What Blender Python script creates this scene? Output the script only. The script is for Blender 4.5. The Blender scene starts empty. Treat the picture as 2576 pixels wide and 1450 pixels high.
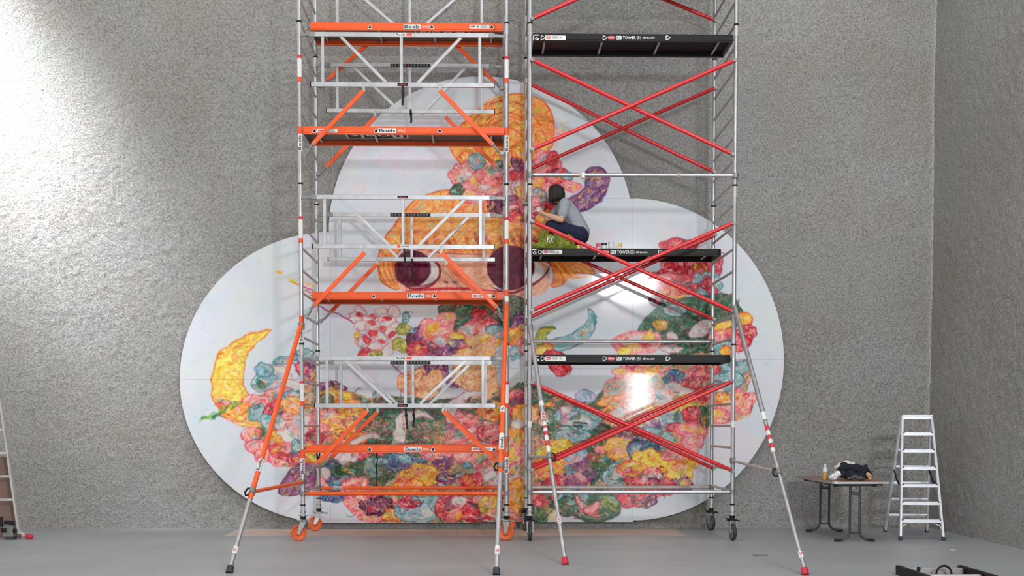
import bpy, bmesh, math, random
import numpy as np
from mathutils import Vector, Matrix

scene = bpy.context.scene
COL = scene.collection

# ------------------------------------------------------------------ camera
W_PX, H_PX = 2576.0, 1450.0
FPX = 2995.0                       # focal length in pixels of the 2576 px frame
HORIZON, VPX = 1070.0, 1224.0      # eye level and the vanishing point of the room's depth
PITCH = math.radians(2.6)
YAW = math.atan((1288.0 - VPX) / FPX)
EYE = Vector((0.0, 0.0, 1.39))
PX0, PY0 = 1288.0, HORIZON + FPX * math.tan(PITCH)
CF = Vector((math.sin(YAW) * math.cos(PITCH), math.cos(YAW) * math.cos(PITCH), -math.sin(PITCH)))
CR = Vector((math.cos(YAW), -math.sin(YAW), 0.0))
CU = CR.cross(CF)
cam_d = bpy.data.cameras.new('camera')
cam = bpy.data.objects.new('camera', cam_d)
COL.objects.link(cam)
cam_d.sensor_fit = 'HORIZONTAL'
cam_d.sensor_width = 36.0
cam_d.lens = FPX * 36.0 / W_PX
cam_d.shift_y = (PY0 - H_PX / 2) / W_PX
cam_d.clip_end = 200
cam.matrix_world = Matrix(((CR.x, CU.x, -CF.x, EYE.x), (CR.y, CU.y, -CF.y, EYE.y), (CR.z, CU.z, -CF.z, EYE.z), (0, 0, 0, 1)))
scene.camera = cam

def ray(px, py):
    return CF + CR * ((px - PX0) / FPX) + CU * ((PY0 - py) / FPX)
def at(px, py, Y):                 # the point of the plane y = Y that the photograph shows at (px, py)
    d = ray(px, py)
    return EYE + d * (Y / d.y)
def atz(px, py, z=0.0):            # the same for a level plane
    d = ray(px, py)
    return EYE + d * ((z - EYE.z) / d.z)

# ------------------------------------------------------------------ world, daylight, exposure
world = bpy.data.worlds.new('world')
scene.world = world
world.use_nodes = True
bg = world.node_tree.nodes['Background']
bg.inputs['Color'].default_value = (1.0, 0.98, 0.955, 1)
bg.inputs['Strength'].default_value = 0.90
def window_light(name, loc, target, w, h, radiance, color=(1, 1, 1), spread=180):
    l = bpy.data.lights.new(name, 'AREA')
    l.shape = 'RECTANGLE'; l.size = w; l.size_y = h
    l.energy = radiance * math.pi * w * h
    l.color = color
    l.spread = math.radians(spread)
    o = bpy.data.objects.new(name, l)
    COL.objects.link(o)
    o.location = loc
    o.rotation_euler = (Vector(target) - Vector(loc)).to_track_quat('-Z', 'Y').to_euler()
    return o
COOL = (0.93, 0.965, 1.0)
window_light('window_daylight', (4.6, -4.0, 2.45), (4.6, 16, 2.45), 0.55, 1.7, 50, COOL)
window_light('high_window_daylight', (4.2, -4.0, 5.75), (2.0, 16, 5.2), 1.3, 0.75, 280, COOL)
window_light('skylight', (3.4, 8.5, 12.0), (3.0, 15.5, 2.0), 8.0, 4.0, 2.6, COOL)
window_light('side_skylight', (-8.9, 14.2, 9.6), (-6.8, 16.0, 5.9), 1.3, 1.3, 20, (0.95, 0.975, 1.0), 30)
scene.view_settings.view_transform = 'Standard'
scene.view_settings.look = 'None'
scene.view_settings.exposure = 0.10
scene.view_settings.gamma = 1.0
scene.view_settings.use_curve_mapping = False

# ------------------------------------------------------------------ helpers
WP = {}                            # world position of every object made
def lin(c):
    return tuple(((x / 255.0) / 12.92 if x <= 10 else ((x / 255.0 + 0.055) / 1.055) ** 2.4) for x in c)

def material(name, rgb, rough=0.5, metal=0.0, vary=0.0, scale=20.0, bump=0.0, bscale=60.0, coat=0.0, alpha=None, trans=0.0):
    m = bpy.data.materials.new(name)
    m.use_nodes = True
    nt = m.node_tree; b = nt.nodes['Principled BSDF']
    c = lin(rgb)
    b.inputs['Base Color'].default_value = (*c, 1)
    b.inputs['Roughness'].default_value = rough
    b.inputs['Metallic'].default_value = metal
    b.inputs['Coat Weight'].default_value = coat
    b.inputs['Transmission Weight'].default_value = trans
    tc = nt.nodes.new('ShaderNodeNewGeometry')
    if vary > 0:
        n = nt.nodes.new('ShaderNodeTexNoise'); n.inputs['Scale'].default_value = scale; n.inputs['Detail'].default_value = 4
        nt.links.new(tc.outputs['Position'], n.inputs['Vector'])
        r = nt.nodes.new('ShaderNodeValToRGB')
        r.color_ramp.elements[0].position = 0.3; r.color_ramp.elements[1].position = 0.7
        r.color_ramp.elements[0].color = (*[x * (1 - vary) for x in c], 1)
        r.color_ramp.elements[1].color = (*[min(1, x * (1 + vary)) for x in c], 1)
        nt.links.new(n.outputs['Fac'], r.inputs['Fac'])
        nt.links.new(r.outputs['Color'], b.inputs['Base Color'])
    if bump > 0:
        n2 = nt.nodes.new('ShaderNodeTexNoise'); n2.inputs['Scale'].default_value = bscale; n2.inputs['Detail'].default_value = 3
        nt.links.new(tc.outputs['Position'], n2.inputs['Vector'])
        bp = nt.nodes.new('ShaderNodeBump'); bp.inputs['Strength'].default_value = bump; bp.inputs['Distance'].default_value = 0.01
        nt.links.new(n2.outputs['Fac'], bp.inputs['Height'])
        nt.links.new(bp.outputs['Normal'], b.inputs['Normal'])
    return m

M = {}
M['alu'] = material('brushed_aluminium', (186, 187, 190), 0.38, 0.75, 0.12, 9, 0.02, 200)
M['alu_matte'] = material('weathered_aluminium', (196, 192, 190), 0.5, 0.45, 0.14, 7, 0.05, 200)
M['alu_dull'] = material('dull_cast_metal', (140, 140, 140), 0.5, 0.6, 0.2, 15, 0.1, 90)
M['orange'] = material('orange_powder_coat', (243, 92, 30), 0.38, 0.0, 0.10, 6, 0.03, 120)
M['orange_wheel'] = material('orange_polyurethane', (226, 98, 48), 0.5, 0.0, 0.12, 14)
M['red'] = material('red_lacquered_tube', (216, 38, 44), 0.28, 0.0, 0.08, 6)
M['redcap'] = material('red_rubber', (196, 40, 62), 0.5, 0.0, 0.08, 20)
M['black'] = material('black_plastic', (30, 30, 34), 0.45, 0.0, 0.15, 20)
M['black_beam'] = material('black_anodised_beam', (24, 23, 24), 0.48, 0.0, 0.15, 5)
M['dark_ply'] = material('dark_film_faced_plywood', (34, 28, 26), 0.6, 0.0, 0.2, 4)
M['ply'] = material('worn_plywood', (116, 103, 92), 0.7, 0.0, 0.15, 5)
M['rubber'] = material('dark_grey_rubber', (48, 52, 58), 0.6, 0.0, 0.15, 30)
M['white_label'] = material('white_sticker_vinyl', (226, 226, 222), 0.45, 0.0, 0.04, 30)
M['ink'] = material('dark_blue_ink', (28, 32, 58), 0.5)
M['white_ink'] = material('white_ink', (235, 235, 235), 0.5)
M['red_ink'] = material('red_ink', (214, 52, 62), 0.5)
M['orange_ink'] = material('orange_sticker', (240, 84, 40), 0.5)
M['grey_ink'] = material('grey_ink', (120, 120, 122), 0.5)
M['strap'] = material('black_webbing', (24, 24, 27), 0.8, 0.0, 0.1, 60, 0.2, 300)
M['steel'] = material('zinc_plated_steel', (170, 172, 170), 0.42, 0.7, 0.15, 25, 0.06, 120)

for k_ in ('black_beam', 'black', 'dark_ply'): M[k_].node_tree.nodes['Principled BSDF'].inputs['Specular IOR Level'].default_value = 0.25

class MB:
    """collects vertices and faces of one mesh in world coordinates"""
    def __init__(s):
        s.v = []; s.f = []; s.sm = []
    def add(s, vs, fs, smooth=False):
        o = len(s.v)
        s.v += [Vector(p) for p in vs]
        for f in fs:
            s.f.append([o + i for i in f]); s.sm.append(smooth)
        return s
    def frame(s, d):
        d = d.normalized()
        a = Vector((0, 0, 1)) if abs(d.z) < 0.9 else Vector((1, 0, 0))
        u = d.cross(a).normalized(); w = d.cross(u).normalized()
        return u, w
    def tube(s, p0, p1, r0, r1=None, n=12, caps=True):
        p0 = Vector(p0); p1 = Vector(p1); r1 = r0 if r1 is None else r1
        u, w = s.frame(p1 - p0)
        ring = [(math.cos(2 * math.pi * i / n), math.sin(2 * math.pi * i / n)) for i in range(n)]
        vs = [p0 + (u * c + w * t) * r0 for c, t in ring] + [p1 + (u * c + w * t) * r1 for c, t in ring]
        s.add(vs, [[(i + 1) % n, i, n + i, n + (i + 1) % n] for i in range(n)], True)
        if caps:
            s.add(vs[:n], [list(range(n))]); s.add(vs[n:], [list(range(n))[::-1]])
        return s
    def path(s, pts, r, n=8):
        pts = [Vector(p) for p in pts]
        rs = r if isinstance(r, (list, tuple)) else [r] * len(pts)
        rings = []
        u = None
        for i, p in enumerate(pts):
            d = (pts[min(i + 1, len(pts) - 1)] - pts[max(i - 1, 0)]).normalized()
            if u is None:
                u, w = s.frame(d)
            else:
                u = (u - d * u.dot(d)).normalized(); w = d.cross(u).normalized()
            rings.append([p + (u * math.cos(2 * math.pi * k / n) + w * math.sin(2 * math.pi * k / n)) * rs[i] for k in range(n)])
        vs = [q for rg in rings for q in rg]
        fs = [[i * n + k, i * n + (k + 1) % n, (i + 1) * n + (k + 1) % n, (i + 1) * n + k] for i in range(len(pts) - 1) for k in range(n)]
        s.add(vs, fs, True)
        s.add(rings[0], [list(range(n))[::-1]]); s.add(rings[-1], [list(range(n))])
        return s
    def bar(s, p0, p1, width, thick, up=(0, 0, 1), bev=0.0):
        """a bar from p0 to p1: width measured along up, thick across it"""
        p0 = Vector(p0); p1 = Vector(p1); d = (p1 - p0).normalized(); up = Vector(up)
        w = d.cross(up)
        w = w.normalized() if w.length > 1e-5 else s.frame(d)[0]
        u = w.cross(d).normalized()
        a, b = width / 2, thick / 2
        c = bev or min(a, b) * 0.18
        sec = [(-a + c, -b), (a - c, -b), (a, -b + c), (a, b - c), (a - c, b), (-a + c, b), (-a, b - c), (-a, -b + c)]
        vs = [p0 + u * x + w * y for x, y in sec] + [p1 + u * x + w * y for x, y in sec]
        n = 8
        s.add(vs, [[i, (i + 1) % n, n + (i + 1) % n, n + i] for i in range(n)] + [list(range(n))[::-1], list(range(n, 2 * n))])
        return s
    def box(s, lo, hi):
        x0, y0, z0 = lo; x1, y1, z1 = hi
        s.add([(x0, y0, z0), (x1, y0, z0), (x1, y1, z0), (x0, y1, z0), (x0, y0, z1), (x1, y0, z1), (x1, y1, z1), (x0, y1, z1)],
              [[3, 2, 1, 0], [4, 5, 6, 7], [0, 1, 5, 4], [1, 2, 6, 5], [2, 3, 7, 6], [3, 0, 4, 7]])
        return s
    def prism(s, poly, ex, ey, ez, org, depth):
        """poly in (x, y) on axes ex, ey from org, extruded along ez"""
        org = Vector(org); ex = Vector(ex); ey = Vector(ey); ez = Vector(ez)
        n = len(poly)
        a = [org + ex * x + ey * y for x, y in poly]; b = [p + ez * depth for p in a]
        s.add(a + b, [[i, (i + 1) % n, n + (i + 1) % n, n + i] for i in range(n)] + [list(range(n))[::-1], list(range(n, 2 * n))])
        return s
    def lathe(s, prof, org, axis=(0, 0, 1), n=24, smooth=True):
        """prof: list of (radius, height along axis)"""
        org = Vector(org); axis = Vector(axis).normalized(); u, w = s.frame(axis)
        vs = []
        for r, h in prof:
            for k in range(n):
                t = 2 * math.pi * k / n
                vs.append(org + axis * h + (u * math.cos(t) + w * math.sin(t)) * max(r, 1e-4))
        fs = [[i * n + k, i * n + (k + 1) % n, (i + 1) * n + (k + 1) % n, (i + 1) * n + k] for i in range(len(prof) - 1) for k in range(n)]
        s.add(vs, fs, smooth)
        s.add(vs[:n], [list(range(n))[::-1]]); s.add(vs[-n:], [list(range(n))])
        return s
    def ball(s, c, r, rot=None, nu=14, nv=9):
        c = Vector(c); r = Vector((r, r, r)) if not hasattr(r, '__len__') else Vector(r)
        vs = []
        for j in range(nv + 1):
            ph = math.pi * j / nv
            for i in range(nu):
                t = 2 * math.pi * i / nu
                p = Vector((r.x * math.sin(ph) * math.cos(t), r.y * math.sin(ph) * math.sin(t), r.z * math.cos(ph)))
                if rot is not None: p = rot @ p
                vs.append(c + p)
        s.add(vs, [[j * nu + i, (j + 1) * nu + i, (j + 1) * nu + (i + 1) % nu, j * nu + (i + 1) % nu] for j in range(nv) for i in range(nu)], True)
        return s
    def limb(s, pts, rs):
        """rounded tapered chain, for later remeshing"""
        for i in range(len(pts) - 1):
            a, b = Vector(pts[i]), Vector(pts[i + 1])
            k = max(2, int((b - a).length / (min(rs[i], rs[i + 1]) * 0.5)))
            for j in range(k + 1):
                t = j / k
                s.ball(a.lerp(b, t), rs[i] * (1 - t) + rs[i + 1] * t, None, 10, 7)
        return s
    def build(s, name, mat, parent=None):
        lo = Vector((min(p.x for p in s.v), min(p.y for p in s.v), min(p.z for p in s.v)))
        hi = Vector((max(p.x for p in s.v), max(p.y for p in s.v), max(p.z for p in s.v)))
        c = (lo + hi) / 2
        if parent is None: c.z = lo.z
        me = bpy.data.meshes.new(name)
        me.from_pydata([tuple(p - c) for p in s.v], [], s.f)
        me.polygons.foreach_set('use_smooth', s.sm)
        bm = bmesh.new(); bm.from_mesh(me)
        bmesh.ops.recalc_face_normals(bm, faces=bm.faces)
        bm.to_mesh(me); bm.free()
        me.materials.append(M[mat] if isinstance(mat, str) else mat)
        return place(name, me, c, parent)

def place(name, me, c, parent=None):
    """links a mesh (shared or not) as an object at world position c"""
    o = bpy.data.objects.new(name, me)
    COL.objects.link(o)
    WP[o.name] = Vector(c)
    if parent is not None:
        o.parent = parent
        o.location = Vector(c) - WP[parent.name]
    else:
        o.location = c
    return o

def tag(o, label=None, cat=None, group=None, kind=None):
    if label: o['label'] = label
    if cat: o['category'] = cat
    if group: o['group'] = group
    if kind: o['kind'] = kind
    return o

def thing(name, loc, label, cat, group=None):
    o = bpy.data.objects.new(name, None)
    o.empty_display_size = 0.1
    COL.objects.link(o)
    o.location = loc
    WP[o.name] = Vector(loc)
    return tag(o, label, cat, group)

_tm = {}
def text_geo(s):
    """flat mesh data of a word: vertices (x, y), faces, width, height"""
    if s not in _tm:
        cu = bpy.data.curves.new('t', 'FONT'); cu.body = s; cu.size = 1.0; cu.resolution_u = 2; cu.offset = 0.014
        ob = bpy.data.objects.new('t', cu); COL.objects.link(ob)
        dg = bpy.context.evaluated_depsgraph_get()
        me = bpy.data.meshes.new_from_object(ob.evaluated_get(dg))
        v = [(p.co.x, p.co.y) for p in me.vertices]; f = [list(p.vertices) for p in me.polygons]
        bpy.data.objects.remove(ob); bpy.data.curves.remove(cu); bpy.data.meshes.remove(me)
        x0 = min(p[0] for p in v); x1 = max(p[0] for p in v); y0 = min(p[1] for p in v); y1 = max(p[1] for p in v)
        _tm[s] = ([(a - x0, b - y0) for a, b in v], f, x1 - x0, y1 - y0)
    return _tm[s]

def lettering(mb, s, org, ex, ey, w, h):
    """adds the word so that it fills w x h from org along the unit axes ex, ey"""
    v, f, tw, th = text_geo(s)
    org = Vector(org); ex = Vector(ex); ey = Vector(ey)
    mb.add([org + ex * (a / tw * w) + ey * (b / th * h) for a, b in v], f)
    return mb

def quad(mb, org, ex, ey, w, h, lift=None, r=0.0):
    org = Vector(org); ex = Vector(ex); ey = Vector(ey)
    if lift is not None: org = org + Vector(lift)
    if r <= 0:
        pts = [(0, 0), (w, 0), (w, h), (0, h)]
    else:
        pts = []
        for cx, cy, a0 in ((w - r, r, -90), (w - r, h - r, 0), (r, h - r, 90), (r, r, 180)):
            for k in range(5):
                t = math.radians(a0 + k * 22.5)
                pts.append((cx + r * math.cos(t), cy + r * math.sin(t)))
    mb.add([org + ex * x + ey * y for x, y in pts], [list(range(len(pts)))])
    return mb

def remeshed(name, mb, voxel, smooth, mat, parent, iters=6, crumple=0.0, cs=22.0):
    """fuses overlapping shapes into one continuous smooth skin"""
    me = bpy.data.meshes.new('tmp'); me.from_pydata([tuple(p) for p in mb.v], [], mb.f)
    ob = bpy.data.objects.new('tmp', me); COL.objects.link(ob)
    m = ob.modifiers.new('r', 'REMESH'); m.mode = 'VOXEL'; m.voxel_size = voxel
    m2 = ob.modifiers.new('s', 'SMOOTH'); m2.factor = smooth; m2.iterations = iters
    dg = bpy.context.evaluated_depsgraph_get()
    e = bpy.data.meshes.new_from_object(ob.evaluated_get(dg))
    bpy.data.objects.remove(ob); bpy.data.meshes.remove(me)
    co = np.empty(len(e.vertices) * 3); e.vertices.foreach_get('co', co); co = co.reshape(-1, 3)
    if crumple:
        nr = np.empty(len(e.vertices) * 3); e.vertices.foreach_get('normal', nr); nr = nr.reshape(-1, 3)
        u = co[:, 0] * cs + co[:, 1] * cs * .7; v = co[:, 2] * cs * 1.3 + co[:, 1] * cs * .5 - co[:, 0] * cs * .3
        f = 1 - np.abs(2 * vn(u, v, 3) - 1) + .5 * (1 - np.abs(2 * vn(u * 2.1, v * 2.1, 8) - 1))
        co = co + nr * ((f - .8) * crumple)[:, None]
    c = (co.min(0) + co.max(0)) / 2
    if parent is None: c[2] = co[:, 2].min()
    e.vertices.foreach_set('co', (co - c).ravel())
    e.polygons.foreach_set('use_smooth', [True] * len(e.polygons))
    e.name = name
    e.materials.clear(); e.materials.append(M[mat] if isinstance(mat, str) else mat)
    return place(name, e, Vector(c), parent)

_tab = np.random.RandomState(7).rand(256, 256).astype(np.float32)
def vn(x, y, seed=0):
    """smooth value noise 0..1 on arrays"""
    x = x + seed * 17.31; y = y + seed * 7.77
    xi = np.floor(x).astype(np.int64); yi = np.floor(y).astype(np.int64)
    fx = x - xi; fy = y - yi
    fx = fx * fx * (3 - 2 * fx); fy = fy * fy * (3 - 2 * fy)
    a = _tab[yi & 255, xi & 255]; b = _tab[yi & 255, (xi + 1) & 255]
    c = _tab[(yi + 1) & 255, xi & 255]; d = _tab[(yi + 1) & 255, (xi + 1) & 255]
    return (a * (1 - fx) + b * fx) * (1 - fy) + (c * (1 - fx) + d * fx) * fy
# ------------------------------------------------------------------ the room
YW = 16.0                          # back wall
YM = 15.90                         # face of the painting
XR = 5.98                          # right wall
YF, YB = 14.30, 15.65              # front and rear row of scaffold posts

def concrete(name):
    m = bpy.data.materials.new(name); m.use_nodes = True
    nt = m.node_tree; b = nt.nodes['Principled BSDF']; L = nt.links.new
    g = nt.nodes.new('ShaderNodeNewGeometry')
    def noise(scale, detail, rough=0.55):
        n = nt.nodes.new('ShaderNodeTexNoise'); n.inputs['Scale'].default_value = scale
        n.inputs['Detail'].default_value = detail; n.inputs['Roughness'].default_value = rough
        L(g.outputs['Position'], n.inputs['Vector']); return n
    def ramp(src, p0, c0, p1, c1):
        r = nt.nodes.new('ShaderNodeValToRGB')
        r.color_ramp.elements[0].position = p0; r.color_ramp.elements[0].color = (*c0, 1)
        r.color_ramp.elements[1].position = p1; r.color_ramp.elements[1].color = (*c1, 1)
        L(src, r.inputs['Fac']); return r
    def mix(kind, fac, a, b_):
        x = nt.nodes.new('ShaderNodeMix'); x.data_type = 'RGBA'; x.blend_type = kind
        x.inputs['Factor'].default_value = fac
        L(a, x.inputs[6]); L(b_, x.inputs[7]); return x.outputs[2]
    base = ramp(noise(0.55, 5).outputs['Fac'], 0.35, (0.405, 0.392, 0.374), 0.65, (0.47, 0.463, 0.448))
    rust = ramp(noise(0.9, 6, 0.65).outputs['Fac'], 0.50, (1, 1, 1), 0.85, (0.975, 0.87, 0.77))
    green = ramp(noise(0.7, 6, 0.7).outputs['Fac'], 0.56, (1, 1, 1), 0.75, (0.88, 0.99, 0.93))
    grain = ramp(noise(44, 5, 0.72).outputs['Fac'], 0.33, (0.50, 0.49, 0.48), 0.60, (1.17, 1.17, 1.17))
    c = mix('MULTIPLY', 1.0, base.outputs['Color'], rust.outputs['Color'])
    c = mix('MULTIPLY', 1.0, c, green.outputs['Color'])
    c = mix('MULTIPLY', 1.0, c, grain.outputs['Color'])
    L(c, b.inputs['Base Color'])
    b.inputs['Roughness'].default_value = 0.62
    b.inputs['Specular IOR Level'].default_value = 0.5
    bn = noise(40, 5, 0.65)
    bp = nt.nodes.new('ShaderNodeBump'); bp.inputs['Strength'].default_value = 1.0; bp.inputs['Distance'].default_value = 0.034
    L(bn.outputs['Fac'], bp.inputs['Height']); L(bp.outputs['Normal'], b.inputs['Normal'])
    return m
M['concrete'] = concrete('sprayed_concrete_render')

def relief(u, v):
    w = vn(u * 1.1, v * 1.1, 9) * 1.2
    h = (vn(u * 9 + w, v * 9, 1) - .5) * .22 + (vn(u * 19, v * 19 + w, 2) - .5) * .42 + (vn(u * 38, v * 38, 3) - .5) * .40
    amp = .5 + .7 * vn(u * .55, v * .55, 4)
    return h * amp * 0.026 + (vn(u * .8, v * .8, 5) - .5) * .014

def rough_wall(name, org, ex, ez, nrm, U, V, step, u0=0.0):
    nu, nv = int(U / step) + 1, int(V / step) + 1
    u, v = np.meshgrid(np.linspace(0, U, nu), np.linspace(0, V, nv))
    h = relief(u + u0, v + 3.1)
    h -= h.max()                   # relief is cut back from the face plane

    P = np.array(org)[None, None, :] + u[..., None] * np.array(ex) + v[..., None] * np.array(ez) + h[..., None] * np.array(nrm)
    idx = np.arange(nu * nv).reshape(nv, nu)
    F = np.stack([idx[:-1, :-1], idx[:-1, 1:], idx[1:, 1:], idx[1:, :-1]], -1).reshape(-1, 4)
    me = bpy.data.meshes.new(name)
    me.vertices.add(nu * nv); me.vertices.foreach_set('co', P.reshape(-1).astype(np.float32))
    me.loops.add(F.size); me.loops.foreach_set('vertex_index', F.reshape(-1).astype(np.int32))
    me.polygons.add(len(F)); me.polygons.foreach_set('loop_start', np.arange(0, F.size, 4, dtype=np.int32))
    me.update(calc_edges=True)
    me.polygons.foreach_set('use_smooth', [True] * len(F))
    me.materials.append(M['concrete'])
    o = place(name, me, Vector((0, 0, 0)))
    return tag(o, kind='structure')

wb = rough_wall('wall_back', (-10.0, YW, 0), (1, 0, 0), (0, 0, 1), (0, -1, 0), 10.0 + XR + 0.2, 9.0, 0.024)
tag(wb, 'grey sprayed concrete wall behind the cloud shaped painting', 'wall')
wr = rough_wall('wall_right', (XR, YW, 0), (0, -1, 0), (0, 0, 1), (-1, 0, 0), 12.0, 9.0, 0.034, 31.7)
tag(wr, 'grey brown sprayed concrete side wall right of the ladder', 'wall')

def floor_material():
    m = bpy.data.materials.new('sealed_screed'); m.use_nodes = True
    nt = m.node_tree; b = nt.nodes['Principled BSDF']; L = nt.links.new
    g = nt.nodes.new('ShaderNodeNewGeometry')
    n = nt.nodes.new('ShaderNodeTexNoise'); n.inputs['Scale'].default_value = 0.8; n.inputs['Detail'].default_value = 6
    L(g.outputs['Position'], n.inputs['Vector'])
    r = nt.nodes.new('ShaderNodeValToRGB')
    r.color_ramp.elements[0].position = .3; r.color_ramp.elements[0].color = (0.288, 0.308, 0.315, 1)
    r.color_ramp.elements[1].position = .7; r.color_ramp.elements[1].color = (0.342, 0.362, 0.374, 1)
    L(n.outputs['Fac'], r.inputs['Fac']); L(r.outputs['Color'], b.inputs['Base Color'])
    n2 = nt.nodes.new('ShaderNodeTexNoise'); n2.inputs['Scale'].default_value = 3.0; n2.inputs['Detail'].default_value = 5
    L(g.outputs['Position'], n2.inputs['Vector'])
    mr = nt.nodes.new('ShaderNodeMapRange'); mr.inputs['To Min'].default_value = .36; mr.inputs['To Max'].default_value = .52
    L(n2.outputs['Fac'], mr.inputs['Value']); L(mr.outputs['Result'], b.inputs['Roughness'])
    bp = nt.nodes.new('ShaderNodeBump'); bp.inputs['Strength'].default_value = .06; bp.inputs['Distance'].default_value = .01
    L(n2.outputs['Fac'], bp.inputs['Height']); L(bp.outputs['Normal'], b.inputs['Normal'])
    return m
M['floor'] = floor_material()
fl = MB().box((-10.0, -6.0, -0.12), (XR + 0.1, YW + 0.1, 0.0)).build('floor', 'floor')
tag(fl, 'smooth pale grey screed floor', 'floor', kind='structure')

# light comes in above; two thin suspension wires run down the wall to the painting
M['wire'] = material('steel_wire', (190, 190, 190), 0.4, 0.6, 0.05)
for px, y1, lb in ((835, 500, 'thin steel wire hanging down the wall behind the orange scaffold'),
                   (1580, 330, 'thin steel wire hanging down the wall behind the red braced scaffold')):
    a = at(px, 200, YW - 0.02)
    b = at(px, y1, YW - 0.02)
    tag(MB().tube((a.x, YW - .012, b.z), (a.x, YW - .012, 8.8), 0.0028, n=6).build('suspension_wire', 'wire'), lb, 'wire', 'suspension wires of the painting')

# cardboard laid along the foot of the wall
M['cardboard'] = material('floor_protection_board', (192, 174, 160), 0.75, 0.0, 0.06, 3)
def sheet(name, x0, x1, label):
    a = atz(x0, 1349); b = atz(x1, 1349)
    t = thing(name, ((a.x + b.x) / 2, a.y, 0.0), label, 'cardboard', 'protective boards along the wall')
    m = MB().box((a.x, a.y, 0.0002), (b.x, YW - 0.06, 0.0009)); m.build('board', 'cardboard', t)
    return t
sheet('cardboard_sheet', 560, 1146, 'long pale cardboard sheet on the floor below the left half of the painting')
sheet('cardboard_sheet', 1149, 1728, 'long pale cardboard sheet on the floor behind the black castors')
dr = atz(1913, 1399)
tag(MB().lathe([(0.0, 0.0), (0.075, 0.0), (0.08, 0.002), (0.08, 0.004), (0.06, 0.005), (0.0, 0.005)], (dr.x, dr.y, 0), n=24).build('floor_socket_cover', 'alu_dull'),
    'small round grey socket cover set in the floor', 'floor cover')
M['paper'] = material('white_paper', (232, 230, 226), 0.7)
pp = atz(2397, 1384.5)
tag(MB().prism([(-.035, -.012), (.02, -.02), (.036, .006), (-.01, .02)], (1, 0, 0), (0, 1, 0), (0, 0, 1), (pp.x, pp.y, 0.0005), 0.0025).build('paper_scrap', 'paper'),
    'tiny white scrap of paper lying on the floor before the stepladder', 'paper')
# ------------------------------------------------------------------ the painting: colour laid out on a canvas, carried by the panels
CX0, CY0, CW, CH = 446, 186, 1534, 1136
rng = np.random.RandomState(11)
cv = np.empty((CH, CW, 3), np.float32)
gy, gx = np.mgrid[0:CH, 0:CW].astype(np.float32)
gx += CX0; gy += CY0
cv[:] = (221, 226, 234)
wx = (vn(gx / 46, gy / 46, 21) - .5) * 60; wy = (vn(gx / 46, gy / 46, 22) - .5) * 60
def streak(ang, L, Wd, seed, warp=1.0):
    a = math.radians(ang); c, s = math.cos(a), math.sin(a)
    x = gx + wx * warp; y = gy + wy * warp
    n = vn((x * c + y * s) / L, (-x * s + y * c) / Wd, seed) * .6 + vn((x * c + y * s) / (L * .5), (-x * s + y * c) / (Wd * .5), seed + 1) * .4
    return np.clip((n - .5) * 2.1 + .5, 0, 1)
FLD = [streak(-32, 17, 4.2, 31), streak(24, 15, 4.0, 35, 1.6), streak(-75, 15, 4.4, 39, 1.8), streak(-20, 26, 9, 43, 1.5)]
FINE = streak(-40, 9, 2.2, 51, 1.2)
EDGE = vn(gx / 5.5, gy / 5.5, 55)

def blend(mask, col, sl):
    cv[sl] = cv[sl] * (1 - mask[..., None]) + col * mask[..., None]

# faint pastel ground
for c, seed, hi in (((246, 206, 220), 61, .45), ((196, 222, 230), 63, .5), ((240, 234, 200), 65, .3), ((205, 228, 212), 67, .28), ((226, 212, 236), 69, .3)):
    n = vn((gx + wx) / 70, (gy + wy) / 46, seed); k = np.clip((n - .56) * 4, 0, 1) * (FLD[seed % 4] * .8 + .1) * hi
    blend(k, np.array(c, np.float32), np.s_[:, :])

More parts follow.
